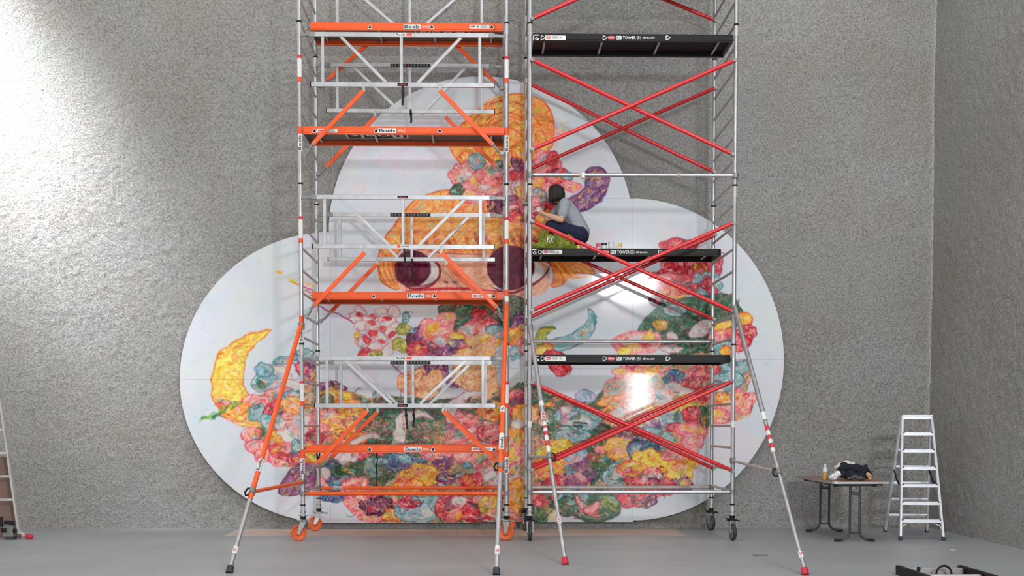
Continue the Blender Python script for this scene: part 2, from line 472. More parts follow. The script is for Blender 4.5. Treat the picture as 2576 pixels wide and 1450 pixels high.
PAL = dict(
    PK=[(238, 96, 128), (252, 148, 160), (255, 186, 180), (248, 120, 110), (255, 214, 206)],
    SA=[(250, 140, 120), (255, 180, 160), (244, 110, 140), (255, 205, 170)],
    RD=[(150, 22, 46), (206, 44, 60), (228, 84, 86), (180, 32, 52), (242, 150, 140)],
    OR=[(236, 92, 40), (250, 136, 44), (253, 170, 58), (250, 198, 90), (244, 120, 60)],
    OY=[(246, 112, 56), (252, 146, 70), (253, 172, 76), (252, 150, 100), (250, 124, 66), (254, 190, 110), (252, 160, 90)],
    YL=[(240, 150, 50), (250, 196, 48), (252, 220, 96), (226, 206, 84), (252, 176, 110)],
    GR=[(12, 76, 52), (26, 112, 74), (70, 52, 46), (70, 150, 112), (20, 92, 60), (120, 58, 56), (150, 176, 140)],
    GD=[(14, 74, 56), (22, 104, 70), (56, 60, 44), (96, 120, 60), (30, 88, 84)],
    TL=[(44, 130, 146), (96, 182, 188), (150, 206, 204), (210, 190, 200), (70, 156, 160), (226, 228, 214)],
    BL=[(28, 66, 112), (46, 104, 150), (20, 84, 88), (110, 150, 190), (90, 50, 110)],
    PU=[(92, 34, 104), (134, 62, 138), (70, 28, 84), (176, 112, 168), (112, 50, 110), (214, 180, 120)],
    MR=[(84, 24, 52), (124, 46, 76), (58, 22, 44), (168, 90, 116)],
    WH=[(236, 226, 226), (250, 214, 218), (222, 226, 226), (244, 236, 214)],
    LB=[(170, 196, 222), (206, 220, 234), (150, 180, 210), (226, 206, 220)],
    PE=[(250, 160, 118), (254, 186, 146), (250, 140, 100), (254, 206, 168), (252, 176, 96)],
    OL=[(140, 144, 44), (182, 186, 66), (104, 126, 56), (208, 190, 80)],
    SK=[(244, 190, 156), (250, 204, 172), (240, 172, 140), (250, 190, 168)],
    EY=[(92, 18, 48), (84, 14, 42), (104, 26, 56), (78, 14, 40)],
    MX=[(246, 110, 126), (254, 160, 146), (252, 190, 90), (252, 130, 120), (206, 56, 72), (253, 206, 180), (120, 186, 176), (252, 144, 80), (50, 136, 96)],
    MG=[(18, 90, 60), (236, 110, 120), (40, 130, 90), (190, 60, 64), (20, 80, 60), (250, 160, 110), (90, 160, 140), (120, 60, 60)],
    MP=[(250, 150, 160), (255, 196, 190), (120, 190, 180), (250, 190, 110), (236, 100, 120), (255, 214, 200), (70, 150, 100)],
)

def smooth_poly(pts, k=5):
    p = np.array(pts, np.float32); n = len(p); out = []
    for i in range(n):
        a, b, c, d = p[i - 1], p[i], p[(i + 1) % n], p[(i + 2) % n]
        for t in np.arange(k) / k:
            out.append(.5 * ((2 * b) + (c - a) * t + (2 * a - 5 * b + 4 * c - d) * t * t + (3 * b - a - 3 * c + d) * t ** 3))
    return np.array(out, np.float32)

_rc = {}
def region(poly, pad=5):
    key = (len(poly), float(poly.sum()))
    if len(poly) > 100:
        if key not in _rc: _rc[key] = region_(poly, pad)
        return _rc[key]
    return region_(poly, pad)
def region_(poly, pad=5):
    x0 = int(max(0, poly[:, 0].min() - CX0 - pad)); x1 = int(min(CW, poly[:, 0].max() - CX0 + pad))
    y0 = int(max(0, poly[:, 1].min() - CY0 - pad)); y1 = int(min(CH, poly[:, 1].max() - CY0 + pad))
    if x1 <= x0 or y1 <= y0: return None
    sl = np.s_[y0:y1, x0:x1]
    X, Y = gx[sl], gy[sl]
    ins = np.zeros(X.shape, bool); dist = np.full(X.shape, 1e9, np.float32)
    a = poly; b = np.roll(poly, -1, 0)
    for (ax, ay), (bx, by) in zip(a, b):
        dx, dy = bx - ax, by - ay
        if abs(dy) > 1e-6:
            ins ^= ((ay > Y) != (by > Y)) & (X < dx * (Y - ay) / dy + ax)
        t = np.clip(((X - ax) * dx + (Y - ay) * dy) / (dx * dx + dy * dy + 1e-6), 0, 1)
        dist = np.minimum(dist, (X - ax - t * dx) ** 2 + (Y - ay - t * dy) ** 2)
    d = np.sqrt(dist)
    return sl, np.where(ins, d, -d)

def colour_of(pal, t):
    p = np.array(PAL[pal], np.float32); n = len(p)
    q = np.clip(t, 0, .9999) * (n - 1)
    i = q.astype(int); f = q - i
    f = np.clip((f - .5) * 1.8 + .5, 0, 1)[..., None]
    return p[i] * (1 - f) + p[np.minimum(i + 1, n - 1)] * f

def fill(poly, pal, out=None, ow=2.2, rings=.16, period=8.0, a=1.0, hl=.35):
    r = region(poly)
    if r is None: return
    sl, d = r
    f = FLD[rng.randint(4)][sl]; fine = FINE[sl]
    ph = rng.rand() * 6
    t = f * .78 + fine * .22 + rings * np.sin(d / period * 2 * math.pi * .5 + ph + f * 2.5)
    t = np.clip((t + rng.rand() * .9) % 2.0, 0, 2); t = np.where(t > 1, 2 - t, t)
    col = colour_of(pal, t)
    # light dry-brush hatching and darker touches
    k = np.clip((fine - .72) * 4, 0, 1)[..., None] * hl
    col = col * (1 - k) + np.array((250, 232, 226), np.float32) * k
    k = np.clip((.2 - fine) * 4, 0, 1)[..., None] * .35
    col = col * (1 - k) + col * .55 * k
    m = np.clip((d + (EDGE[sl] - .5) * 2.5) + .5, 0, 1) * a
    blend(m, col, sl)
    if out is not None:
        w = ow * (.45 + 1.0 * vn(gx[sl] / 26, gy[sl] / 26, rng.randint(90)))
        m = np.clip(w * .5 + .6 - np.abs(d - ow * .3), 0, 1) * (.55 + .45 * fine)
        blend(m * .92, np.array(out, np.float32), sl)

def ell(cx, cy, rx, ry, rot=0.0, lob=0, wob=.05, n=40):
    t = np.arange(n) / n * 2 * math.pi
    r = 1 + wob * np.sin(t * 3 + rng.rand() * 6) * .6 + wob * np.sin(t * 2 + rng.rand() * 6) * .4
    if lob:
        r = r * (.86 + .22 * np.abs(np.sin(t * lob / 2 + rng.rand() * 3)))
    x, y = rx * r * np.cos(t), ry * r * np.sin(t)
    a = math.radians(rot); c, s = math.cos(a), math.sin(a)
    return np.stack([cx + x * c - y * s, cy + x * s + y * c], 1).astype(np.float32)

def line(pts, w, col, a=1.0, taper=True, closed=False):
    p = np.array(pts, np.float32)
    if len(p) > 2 and not closed:     # smooth open curve
        q = [p[0]]
        for i in range(len(p) - 1):
            A = p[max(i - 1, 0)]; B = p[i]; C = p[i + 1]; D = p[min(i + 2, len(p) - 1)]
            for t in (.25, .5, .75, 1.0):
                q.append(.5 * ((2 * B) + (C - A) * t + (2 * A - 5 * B + 4 * C - D) * t * t + (3 * B - A - 3 * C + D) * t ** 3))
        p = np.array(q)
    x0 = int(max(0, p[:, 0].min() - CX0 - w - 2)); x1 = int(min(CW, p[:, 0].max() - CX0 + w + 3))
    y0 = int(max(0, p[:, 1].min() - CY0 - w - 2)); y1 = int(min(CH, p[:, 1].max() - CY0 + w + 3))
    if x1 <= x0 or y1 <= y0: return
    sl = np.s_[y0:y1, x0:x1]; X, Y = gx[sl], gy[sl]
    best = np.full(X.shape, 0, np.float32); n = len(p) - 1
    for i in range(n):
        ax, ay = p[i]; dx, dy = p[i + 1] - p[i]
        t = np.clip(((X - ax) * dx + (Y - ay) * dy) / (dx * dx + dy * dy + 1e-6), 0, 1)
        d = np.sqrt((X - ax - t * dx) ** 2 + (Y - ay - t * dy) ** 2)
        u = (i + t) / n
        ww = w * (np.clip(np.sin(np.clip(u, 0, 1) * math.pi), 0, 1) ** .6 * .85 + .15) if taper else w
        best = np.maximum(best, np.clip(ww * .5 + .5 - d, 0, 1))
    blend(best * a, np.array(col, np.float32), sl)

def dabs(poly, n, cols, L, w, ang, spread=30, a=.8, bend=.3):
    """short curved brush dabs scattered in a region"""
    x0, y0 = poly.min(0); x1, y1 = poly.max(0)
    r = region(poly)
    if r is None: return
    sl, d = r
    oy, ox = sl[0].start, sl[1].start
    for _ in range(n):
        x = rng.uniform(x0, x1); y = rng.uniform(y0, y1)
        iy, ix = int(y - CY0) - oy, int(x - CX0) - ox
        if not (0 <= iy < d.shape[0] and 0 <= ix < d.shape[1]) or d[iy, ix] < 1: continue
        t = math.radians(ang + rng.uniform(-spread, spread)); l = L * rng.uniform(.5, 1.3)
        b = rng.uniform(-bend, bend) * l
        c, s = math.cos(t), math.sin(t)
        line([(x - c * l / 2, y - s * l / 2), (x - s * b, y + c * b), (x + c * l / 2, y + s * l / 2)], w * rng.uniform(.6, 1.3), cols[rng.randint(len(cols))], a)

def arcs(cx, cy, n, r0, r1, a0, a1, cols, w=2.0, sq=1.0, a=.8):
    for i in range(n):
        r = r0 + (r1 - r0) * (i + rng.rand() * .4) / max(1, n - 1)
        s0 = math.radians(a0 + rng.uniform(-10, 10)); s1 = math.radians(a1 + rng.uniform(-10, 10))
        line([(cx + r * math.cos(s0 + (s1 - s0) * k / 9), cy + r * sq * math.sin(s0 + (s1 - s0) * k / 9)) for k in range(10)], w * rng.uniform(.7, 1.5), cols[rng.randint(len(cols))], a)

OUTL = dict(PK=(196, 40, 92), SA=(214, 60, 96), RD=(120, 14, 44), OR=(186, 52, 24), OY=(196, 60, 24), YL=(214, 96, 30), GR=(10, 60, 44), GD=(10, 62, 44), TL=(34, 84, 110),
            BL=(20, 50, 84), PU=(72, 20, 86), MR=(50, 14, 36), WH=(196, 120, 140), LB=(96, 130, 176), PE=(226, 90, 70), OL=(112, 116, 40), MX=(170, 50, 60), MG=(20, 70, 50), MP=(220, 90, 120), SK=(220, 120, 100))
MIXES = dict(PK=['WH', 'SA', 'YL', 'RD', 'PK', 'TL'], SA=['PK', 'YL', 'WH', 'OR'], RD=['PK', 'OR', 'MR', 'GR', 'SA'], OR=['YL', 'PK', 'RD', 'OL'], YL=['OR', 'PK', 'OL', 'SA'], TL=['LB', 'WH', 'PK', 'GR', 'BL'],
             BL=['TL', 'GR', 'PU'], PU=['PK', 'YL', 'MR', 'TL'], GR=['TL', 'RD', 'OL', 'GD'], GD=['OR', 'TL', 'RD', 'OL'], WH=['PK', 'WH', 'LB', 'TL'], LB=['TL', 'PK'], PE=['YL', 'SA'], MP=['PK', 'WH', 'TL', 'YL'], MR=['RD', 'PU'], OL=['YL', 'GR'])
def B(pal, cx, cy, rx, ry=None, rot=0, lob=0, out=1, **k):
    ry = ry or rx
    if lob == 0 and rx > 17 and rng.rand() < .5: lob = int(rng.randint(4, 8))
    fill(ell(cx, cy, rx, ry, rot, lob, .07), pal, OUTL[pal] if out else None, **k)
    if rx > 16 and pal in MIXES:
        for _ in range(2 + int(rx > 28) * 2):
            t = rng.rand() * 6.3; q = rng.rand() ** .5 * .6
            fill(ell(cx + rx * q * math.cos(t), cy + ry * q * math.sin(t), rx * rng.uniform(.2, .45), ry * rng.uniform(.2, .42), rng.uniform(-50, 50), 0, .2), MIXES[pal][rng.randint(len(MIXES[pal]))], None, a=.75)
        arcs(cx, cy, 3, rx * .45, rx * .85, rng.uniform(0, 360), rng.uniform(0, 360), [OUTL[pal], (250, 226, 220), OUTL[MIXES[pal][0]]], 1.8, ry / rx, .6)
def G(pal, pts, out=1, **k):
    fill(smooth_poly(pts), pal, OUTL[pal] if out else None, **k)

whole = np.array([(460, 600), (1960, 600), (1960, 1310), (460, 1310)], np.float32)
top_l = np.array([(850, 210), (1580, 210), (1580, 580), (850, 580)], np.float32)
for z, n in ((whole, 520), (top_l, 260)):
    dabs(z, n, [(240, 176, 196), (176, 208, 216), (232, 226, 176), (186, 216, 196), (206, 190, 220), (236, 190, 176)], 34, 4, -20, 70, .22, .5)

# --- upper figure: shell shaped bun
bun = [(1279, 238), (1330, 239), (1366, 254), (1388, 285), (1396, 325), (1390, 366), (1364, 390), (1330, 410), (1270, 424), (1200, 424), (1160, 412), (1134, 380), (1134, 350), (1160, 314), (1212, 268)]
fill(smooth_poly(bun), 'OY', (196, 60, 24), 3, rings=.05)
arcs(1272, 436, 14, 40, 120, -165, -18, [(222, 66, 26), (190, 60, 30), (250, 214, 90), (246, 120, 30), (252, 170, 70), (200, 176, 70)], 3.0, 1.6, .75)
arcs(1360, 345, 5, 12, 40, -150, 60, [(222, 66, 26), (170, 50, 30)], 2, 1.2, .7)
dabs(smooth_poly(bun), 120, [(255, 226, 150), (250, 110, 40), (180, 180, 70), (255, 196, 60)], 26, 3.4, -20, 40, .7)
dabs(np.array([(1365, 300), (1420, 300), (1420, 345), (1365, 345)], np.float32), 22, [(250, 120, 60), (246, 196, 60), (250, 130, 130)], 26, 3, 15, 25, .6)
# hair
hair = [(1130, 477), (1096, 482), (1068, 492), (1038, 507), (1010, 540), (990, 568), (970, 594), (956, 630), (950, 660), (952, 690), (964, 714), (998, 730), (1010, 712), (996, 680), (1000, 640), (1030, 622), (1080, 634), (1150, 640), (1240, 640), (1300, 628), (1350, 640), (1384, 668), (1392, 700), (1388, 722), (1416, 716), (1440, 690), (1497, 689), (1476, 660), (1462, 620), (1440, 580), (1405, 545), (1340, 520), (1250, 500), (1180, 486)]
fill(smooth_poly(hair), 'OY', (176, 56, 30), 3, rings=.04)
dabs(smooth_poly(hair), 420, [(255, 214, 130), (250, 112, 40), (196, 180, 70), (255, 186, 60), (246, 140, 90), (232, 80, 50), (150, 190, 150)], 30, 4.2, -42, 35, .6)
for i in range(13):
    x = 1012 + i * 27 + rng.uniform(-6, 6); y = 606 + rng.uniform(-6, 8)
    for q in range(2 + int(rng.rand() < .4)):
        line([(x - 6 + q * 5, y - 20 + q * 4), (x + q * 4, y + 2), (x + 18 + q * 3, y + 28)], 2.4, [(110, 40, 34), (214, 80, 40), (120, 50, 40)][rng.randint(3)], .75)
dabs(smooth_poly([(1010, 560), (1120, 490), (1300, 520), (1400, 560), (1440, 620), (1200, 600), (1000, 620)]), 130, [(255, 200, 190), (250, 110, 120), (214, 206, 90), (255, 222, 150), (180, 210, 190), (250, 130, 50)], 24, 5, -25, 50, .55)
for i in range(14):
    x = 1300 + i * 6; line([(x - 12, 560 + i * 4), (x + 4, 600 + i * 5), (x + 40, 634 + i * 3)], 3, [(176, 70, 30), (240, 110, 40), (120, 60, 40)][rng.randint(3)], .7)
for dx in (0, 12, 24, 36):
    line([(960 + dx, 640), (952 + dx, 676), (972 + dx, 716)], 3, (210, 74, 30), .8)
# face
face = [(1004, 640), (1050, 630), (1120, 640), (1200, 642), (1290, 630), (1340, 640), (1374, 664), (1384, 700), (1376, 730), (1330, 748), (1240, 752), (1120, 752), (1050, 748), (1010, 732), (1000, 690)]
fill(smooth_poly(face), 'SK', None, rings=.02, hl=.1)
dabs(smooth_poly(face), 50, [(252, 214, 190), (240, 160, 130), (248, 180, 170)], 40, 6, 0, 30, .4)
fill(smooth_poly([(1052, 646), (1080, 648), (1104, 668), (1106, 696), (1084, 716), (1040, 722), (1000, 706), (1000, 680)]), 'WH', (124, 24, 54), 5.5, rings=.02)
fill(ell(1038, 676, 45, 46, 0, 0, .02), 'EY', (76, 12, 40), 2, rings=.03, hl=.06)
line([(1000, 700), (1032, 726), (1078, 722), (1104, 698), (1104, 668), (1080, 646)], 5.5, (124, 24, 54), .95)
fill(smooth_poly([(1318, 640), (1352, 662), (1376, 690), (1340, 716), (1290, 728), (1240, 720)]), 'WH', None, rings=.02)
fill(ell(1284, 674, 60, 56, -8, 0, .02), 'EY', (76, 12, 40), 2, rings=.03, hl=.06)
line([(1236, 722), (1284, 738), (1340, 716), (1370, 694), (1384, 668)], 6, (124, 24, 54), .95)
for x in (1122, 1144): line([(x - 3, 710), (x + 4, 712)], 4, (90, 24, 44), 1, False)
line([(1020, 733), (1090, 728), (1175, 727), (1262, 734)], 6.5, (190, 34, 56), .95)
line([(1060, 744), (1150, 741), (1240, 744)], 3, (226, 90, 90), .7)
for i in range(7):
    line([(1386 + i * 6, 660), (1404 + i * 8, 690 + i), (1400 + i * 15, 716 - i * 4)], 4, [(250, 130, 40), (214, 80, 30), (250, 190, 70)][i % 3], .85)
# head ornament cluster
for p in ((('RD', 1290, 500, 62, 46), ('RD', 1345, 470, 66, 70), ('MR', 1266, 492, 38, 34), ('PK', 1165, 441, 34, 34), ('PK', 1216, 466, 48, 36), ('PK', 1242, 438, 42, 30), ('SA', 1190, 496, 40, 18),
           ('RD', 1300, 455, 34, 26), ('OR', 1268, 400, 30, 24), ('TL', 1199, 408, 21, 23), ('GR', 1258, 417, 22, 14), ('GR', 1150, 480, 20, 14), ('PK', 1290, 530, 30, 16), ('RD', 1312, 545, 34, 18),
           ('WH', 1290, 470, 26, 22), ('PK', 1374, 414, 36, 34), ('RD', 1390, 400, 16, 20), ('OR', 1352, 462, 18, 16), ('RD', 1402, 444, 32, 22), ('MR', 1310, 410, 26, 20), ('OR', 1312, 380, 26, 22),
           ('YL', 1316, 484, 20, 17), ('TL', 1354, 500, 23, 23), ('TL', 1430, 444, 16, 12), ('SA', 1330, 515, 28, 22), ('RD', 1380, 525, 26, 18), ('WH', 1178, 440, 11, 8), ('WH', 1222, 470, 12, 9), ('MR', 1250, 520, 22, 16))):
    B(*p)
arcs(1345, 470, 12, 10, 60, 0, 300, [(240, 170, 160), (150, 20, 44), (246, 120, 90), (250, 200, 190)], 2, .9, .6)
G('PU', [(1474, 436), (1488, 422), (1504, 420), (1522, 432), (1532, 456), (1526, 484), (1508, 508), (1484, 524), (1456, 533), (1434, 522), (1424, 504), (1440, 494), (1462, 482), (1474, 460)], ow=4)
dabs(smooth_poly([(1480, 440), (1524, 444), (1510, 500), (1450, 526), (1436, 510), (1470, 480)]), 90, [(226, 196, 200), (220, 200, 70), (120, 60, 130), (70, 24, 80), (206, 120, 150), (120, 140, 170)], 20, 3, -45, 15, .8)
B('SA', 1440, 470, 23, 14)
# collar and yoke
G('GR', [(1108, 764), (1200, 752), (1309, 745), (1316, 800), (1300, 840), (1200, 850), (1120, 836), (1110, 800)], out=0)
for i in range(150):
    x = rng.uniform(1110, 1308); y = rng.uniform(756, 835)
    line([(x - 9, y + 4), (x, y - 2), (x + 10, y - 5)], 3, [(40, 130, 90), (10, 60, 46), (120, 60, 60), (150, 180, 140), (20, 100, 80)][rng.randint(5)], .7)
# left posy of pale petals
for x, y, r in ((905, 782, 17), (958, 790, 18), (988, 786, 16), (892, 800, 18), (930, 806, 20), (972, 808, 21), (996, 820, 16), (906, 822, 18), (940, 826, 22), (985, 838, 20), (915, 860, 20), (950, 850, 22), (982, 868, 18), (940, 880, 20), (972, 884, 16)):
    B('WH', x, y, r, r * .86, ow=2.4)
for x, y, r in ((905, 790, -10), (936, 796, 20), (972, 802, -20), (932, 813, 15), (963, 827, 10), (938, 838, -30), (985, 842, -40), (922, 855, 60), (957, 860, 15)):
    fill(ell(x, y, 11, 6, r), 'RD', (170, 24, 50), 1.5, hl=.1)
G('TL', [(1012, 786), (1026, 782), (1034, 794), (1030, 808), (1014, 812), (1006, 818), (1014, 800)])
B('OL', 1014, 828, 19, 19); B('OL', 1006, 868, 24, 16); B('YL', 898, 844, 9, 8); B('OL', 948, 892, 14, 9); B('TL', 1036, 846, 13, 20)
G('RD', [(898, 896), (904, 880), (922, 872), (938, 884), (922, 892), (910, 912), (900, 916)])
# blossom of the chest
for p in (('PK', 1078, 818, 20, 18), ('PK', 1124, 806, 26, 22), ('RD', 1210, 800, 26, 22), ('MR', 1040, 860, 18, 22), ('PU', 1062, 850, 22, 28), ('SA', 1102, 836, 46, 28), ('RD', 1222, 822, 28, 24), ('PK', 1190, 836, 36, 22),
          ('PU', 1310, 818, 22, 30), ('TL', 1246, 836, 28, 20), ('YL', 1148, 852, 24, 14), ('YL', 1112, 862, 26, 14), ('PU', 1150, 872, 34, 18), ('PU', 1090, 882, 30, 18), ('YL', 1214, 858, 44, 16), ('OR', 1294, 846, 24, 26),
          ('RD', 1048, 880, 28, 24), ('PU', 1118, 884, 24, 18), ('TL', 1296, 890, 22, 18), ('PK', 1320, 870, 18, 22), ('WH', 1108, 860, 18, 12)):
    B(*p)
G('PE', [(1150, 890), (1158, 876), (1176, 874), (1186, 880), (1206, 868), (1226, 872), (1246, 876), (1248, 896), (1250, 950), (1262, 1000), (1220, 1004), (1180, 990), (1140, 960), (1140, 912)])
G('PE', [(1044, 928), (1060, 922), (1082, 932), (1100, 922), (1112, 940), (1108, 970), (1096, 996), (1060, 1006), (1020, 990), (1000, 966), (1004, 940), (1024, 934)])
G('PU', [(1066, 910), (1100, 906), (1128, 916), (1130, 946), (1150, 968), (1136, 976), (1114, 956), (1104, 926), (1086, 936), (1074, 940)])
line([(985, 918), (1004, 936), (1036, 946)], 4, (160, 70, 120), .8)
line([(790, 766), (848, 790), (888, 816)], 4, (150, 40, 110), .8); line([(764, 728), (800, 746)], 4, (190, 50, 90), .7)
# right shoulder: crescents and horn
G('OL', [(1348, 862), (1350, 838), (1366, 824), (1386, 822), (1398, 830), (1384, 834), (1376, 846), (1378, 858), (1362, 868)])
G('TL', [(1482, 775), (1496, 786), (1501, 806), (1494, 832), (1476, 856), (1448, 874), (1414, 886), (1370, 890), (1360, 870), (1398, 852), (1440, 836), (1470, 818), (1484, 800)])
dabs(smooth_poly([(1482, 800), (1494, 812), (1470, 850), (1400, 878), (1380, 870), (1440, 840)]), 30, [(226, 120, 70), (220, 200, 90), (70, 130, 140)], 16, 3.5, -35, 20, .8)
B('OR', 1378, 874, 14, 9); B('YL', 1360, 880, 16, 12)
G('RD', [(1366, 890), (1392, 880), (1414, 888), (1428, 908), (1436, 928), (1420, 948), (1400, 950), (1384, 930), (1376, 908)])
# right arm
G('GR', [(1603, 834), (1622, 800), (1654, 770), (1700, 752), (1760, 744), (1830, 740), (1856, 762), (1864, 792), (1850, 830), (1810, 850), (1790, 890), (1740, 906), (1690, 898), (1680, 870), (1640, 850)])
dabs(smooth_poly([(1610, 834), (1654, 776), (1830, 746), (1856, 790), (1790, 880), (1690, 890)]), 170, [(30, 120, 84), (12, 70, 50), (150, 180, 160), (120, 60, 60), (90, 150, 150)], 22, 4, -40, 40, .65)
for p in (('RD', 1706, 622, 46, 24), ('PK', 1700, 640, 38, 16), ('RD', 1756, 676, 54, 44), ('RD', 1680, 702, 44, 26), ('OR', 1764, 670, 22, 14), ('RD', 1740, 716, 40, 24), ('RD', 1660, 730, 30, 18), ('OR', 1700, 736, 30, 18), ('TL', 1778, 712, 40, 30),
          ('MR', 1650, 756, 20, 14), ('PK', 1690, 664, 30, 18), ('RD', 1796, 660, 22, 26), ('TL', 1700, 780, 30, 14)):
    B(*p, lob=(5 if p[3] > 30 else 0))
for i in range(26): B('RD', rng.uniform(1640, 1800), rng.uniform(640, 742), rng.uniform(9, 15), rng.uniform(8, 12))
B('YL', 1660, 818, 17, 14, 0, 5); B('WH', 1756, 836, 26, 16, -20); B('WH', 1776, 818, 18, 14); B('WH', 1690, 846, 14, 9)
for p in (('OR', 1868, 804, 22, 20), ('RD', 1882, 838, 20, 20), ('RD', 1864, 866, 24, 20), ('YL', 1822, 826, 28, 18), ('RD', 1842, 842, 22, 18), ('SA', 1806, 850, 24, 20), ('TL', 1820, 878, 28, 22), ('OR', 1828, 884, 16, 14), ('RD', 1880, 860, 14, 18)):
    B(*p)
B('PK', 1604, 862, 66, 30, 0); B('YL', 1632, 846, 16, 10, 0, 5); B('YL', 1572, 882, 16, 12); B('WH', 1690, 878, 26, 12, 0, 6)
# left crescent and strokes
G('YL', [(682, 833), (650, 832), (612, 844), (576, 866), (548, 900), (535, 944), (534, 984), (540, 1020), (568, 1040), (620, 1040), (634, 1010), (616, 976), (614, 936), (622, 900), (640, 872), (664, 848)], ow=3.5)
dabs(smooth_poly([(600, 856), (640, 856), (606, 930), (610, 1000), (550, 1000), (545, 930)]), 70, [(246, 110, 60), (252, 226, 120), (226, 160, 50), (190, 200, 90), (252, 150, 110)], 26, 4, -25, 30, .75)
line([(694, 682), (712, 688)], 7, (250, 176, 60)); line([(726, 702), (752, 716)], 8, (236, 220, 60)); line([(730, 708), (800, 736)], 3, (206, 60, 80)); line([(764, 712), (800, 722)], 7, (252, 190, 140))
# --- the wide skirt
skirt = [(540, 1000), (600, 1010), (660, 990), (720, 960), (790, 970), (832, 966), (880, 984), (920, 1000), (980, 994), (1040, 1004), (1120, 1006), (1220, 1000), (1290, 970), (1330, 956), (1380, 984), (1440, 1002), (1498, 994), (1530, 970), (1556, 938),
         (1600, 920), (1680, 908), (1760, 890), (1840, 900), (1886, 914), (1890, 950), (1880, 985), (1898, 1016), (1886, 1048), (1840, 1062), (1790, 1070), (1770, 1110), (1748, 1150), (1742, 1200), (1716, 1232), (1660, 1250), (1610, 1270), (1570, 1276), (1552, 1300), (1500, 1314),
         (1440, 1300), (1400, 1280), (1372, 1316), (1240, 1318), (940, 1318), (900, 1290), (870, 1262), (830, 1262), (800, 1230), (760, 1180), (700, 1176), (650, 1158), (626, 1130), (612, 1098), (622, 1080), (570, 1056)]
fill(smooth_poly(skirt, 2), 'MX', None, rings=.05)
dabs(smooth_poly(skirt, 2), 900, [(246, 120, 130), (252, 176, 140), (250, 200, 90), (40, 120, 84), (190, 44, 60), (110, 180, 176), (255, 220, 210)], 24, 5, -25, 60, .65)
G('MG', [(832, 972), (920, 1002), (1000, 996), (1060, 1008), (1150, 1000), (1260, 1004), (1330, 958), (1380, 990), (1440, 1010), (1500, 996), (1556, 940), (1570, 980), (1540, 1040), (1490, 1090), (1400, 1110), (1320, 1080), (1260, 1070), (1200, 1060), (1100, 1090), (1000, 1110), (900, 1080), (860, 1020)], out=0)
G('GR', [(860, 984), (920, 1004), (1000, 998), (1080, 1008), (1150, 1000), (1140, 1040), (1060, 1060), (960, 1060), (880, 1030)], out=0)
G('GR', [(1290, 972), (1332, 958), (1372, 992), (1384, 1040), (1340, 1060), (1290, 1020)], out=0)
G('GD', [(1552, 942), (1560, 960), (1540, 1010), (1500, 1050), (1470, 1040), (1500, 1000), (1530, 976)], out=0)
G('GR', [(900, 1100), (980, 1090), (1080, 1110), (1100, 1150), (1040, 1180), (960, 1200), (900, 1180), (860, 1150)], out=0)
G('GR', [(1440, 1060), (1560, 1080), (1560, 1140), (1520, 1200), (1480, 1220), (1440, 1180), (1460, 1120)], out=0)
dabs(smooth_poly([(860, 990), (1100, 1010), (1330, 965), (1380, 1050), (1200, 1060), (900, 1190)]), 300, [(14, 80, 56), (30, 124, 86), (110, 50, 54), (140, 180, 150), (60, 140, 120)], 24, 4.4, -28, 25, .7)
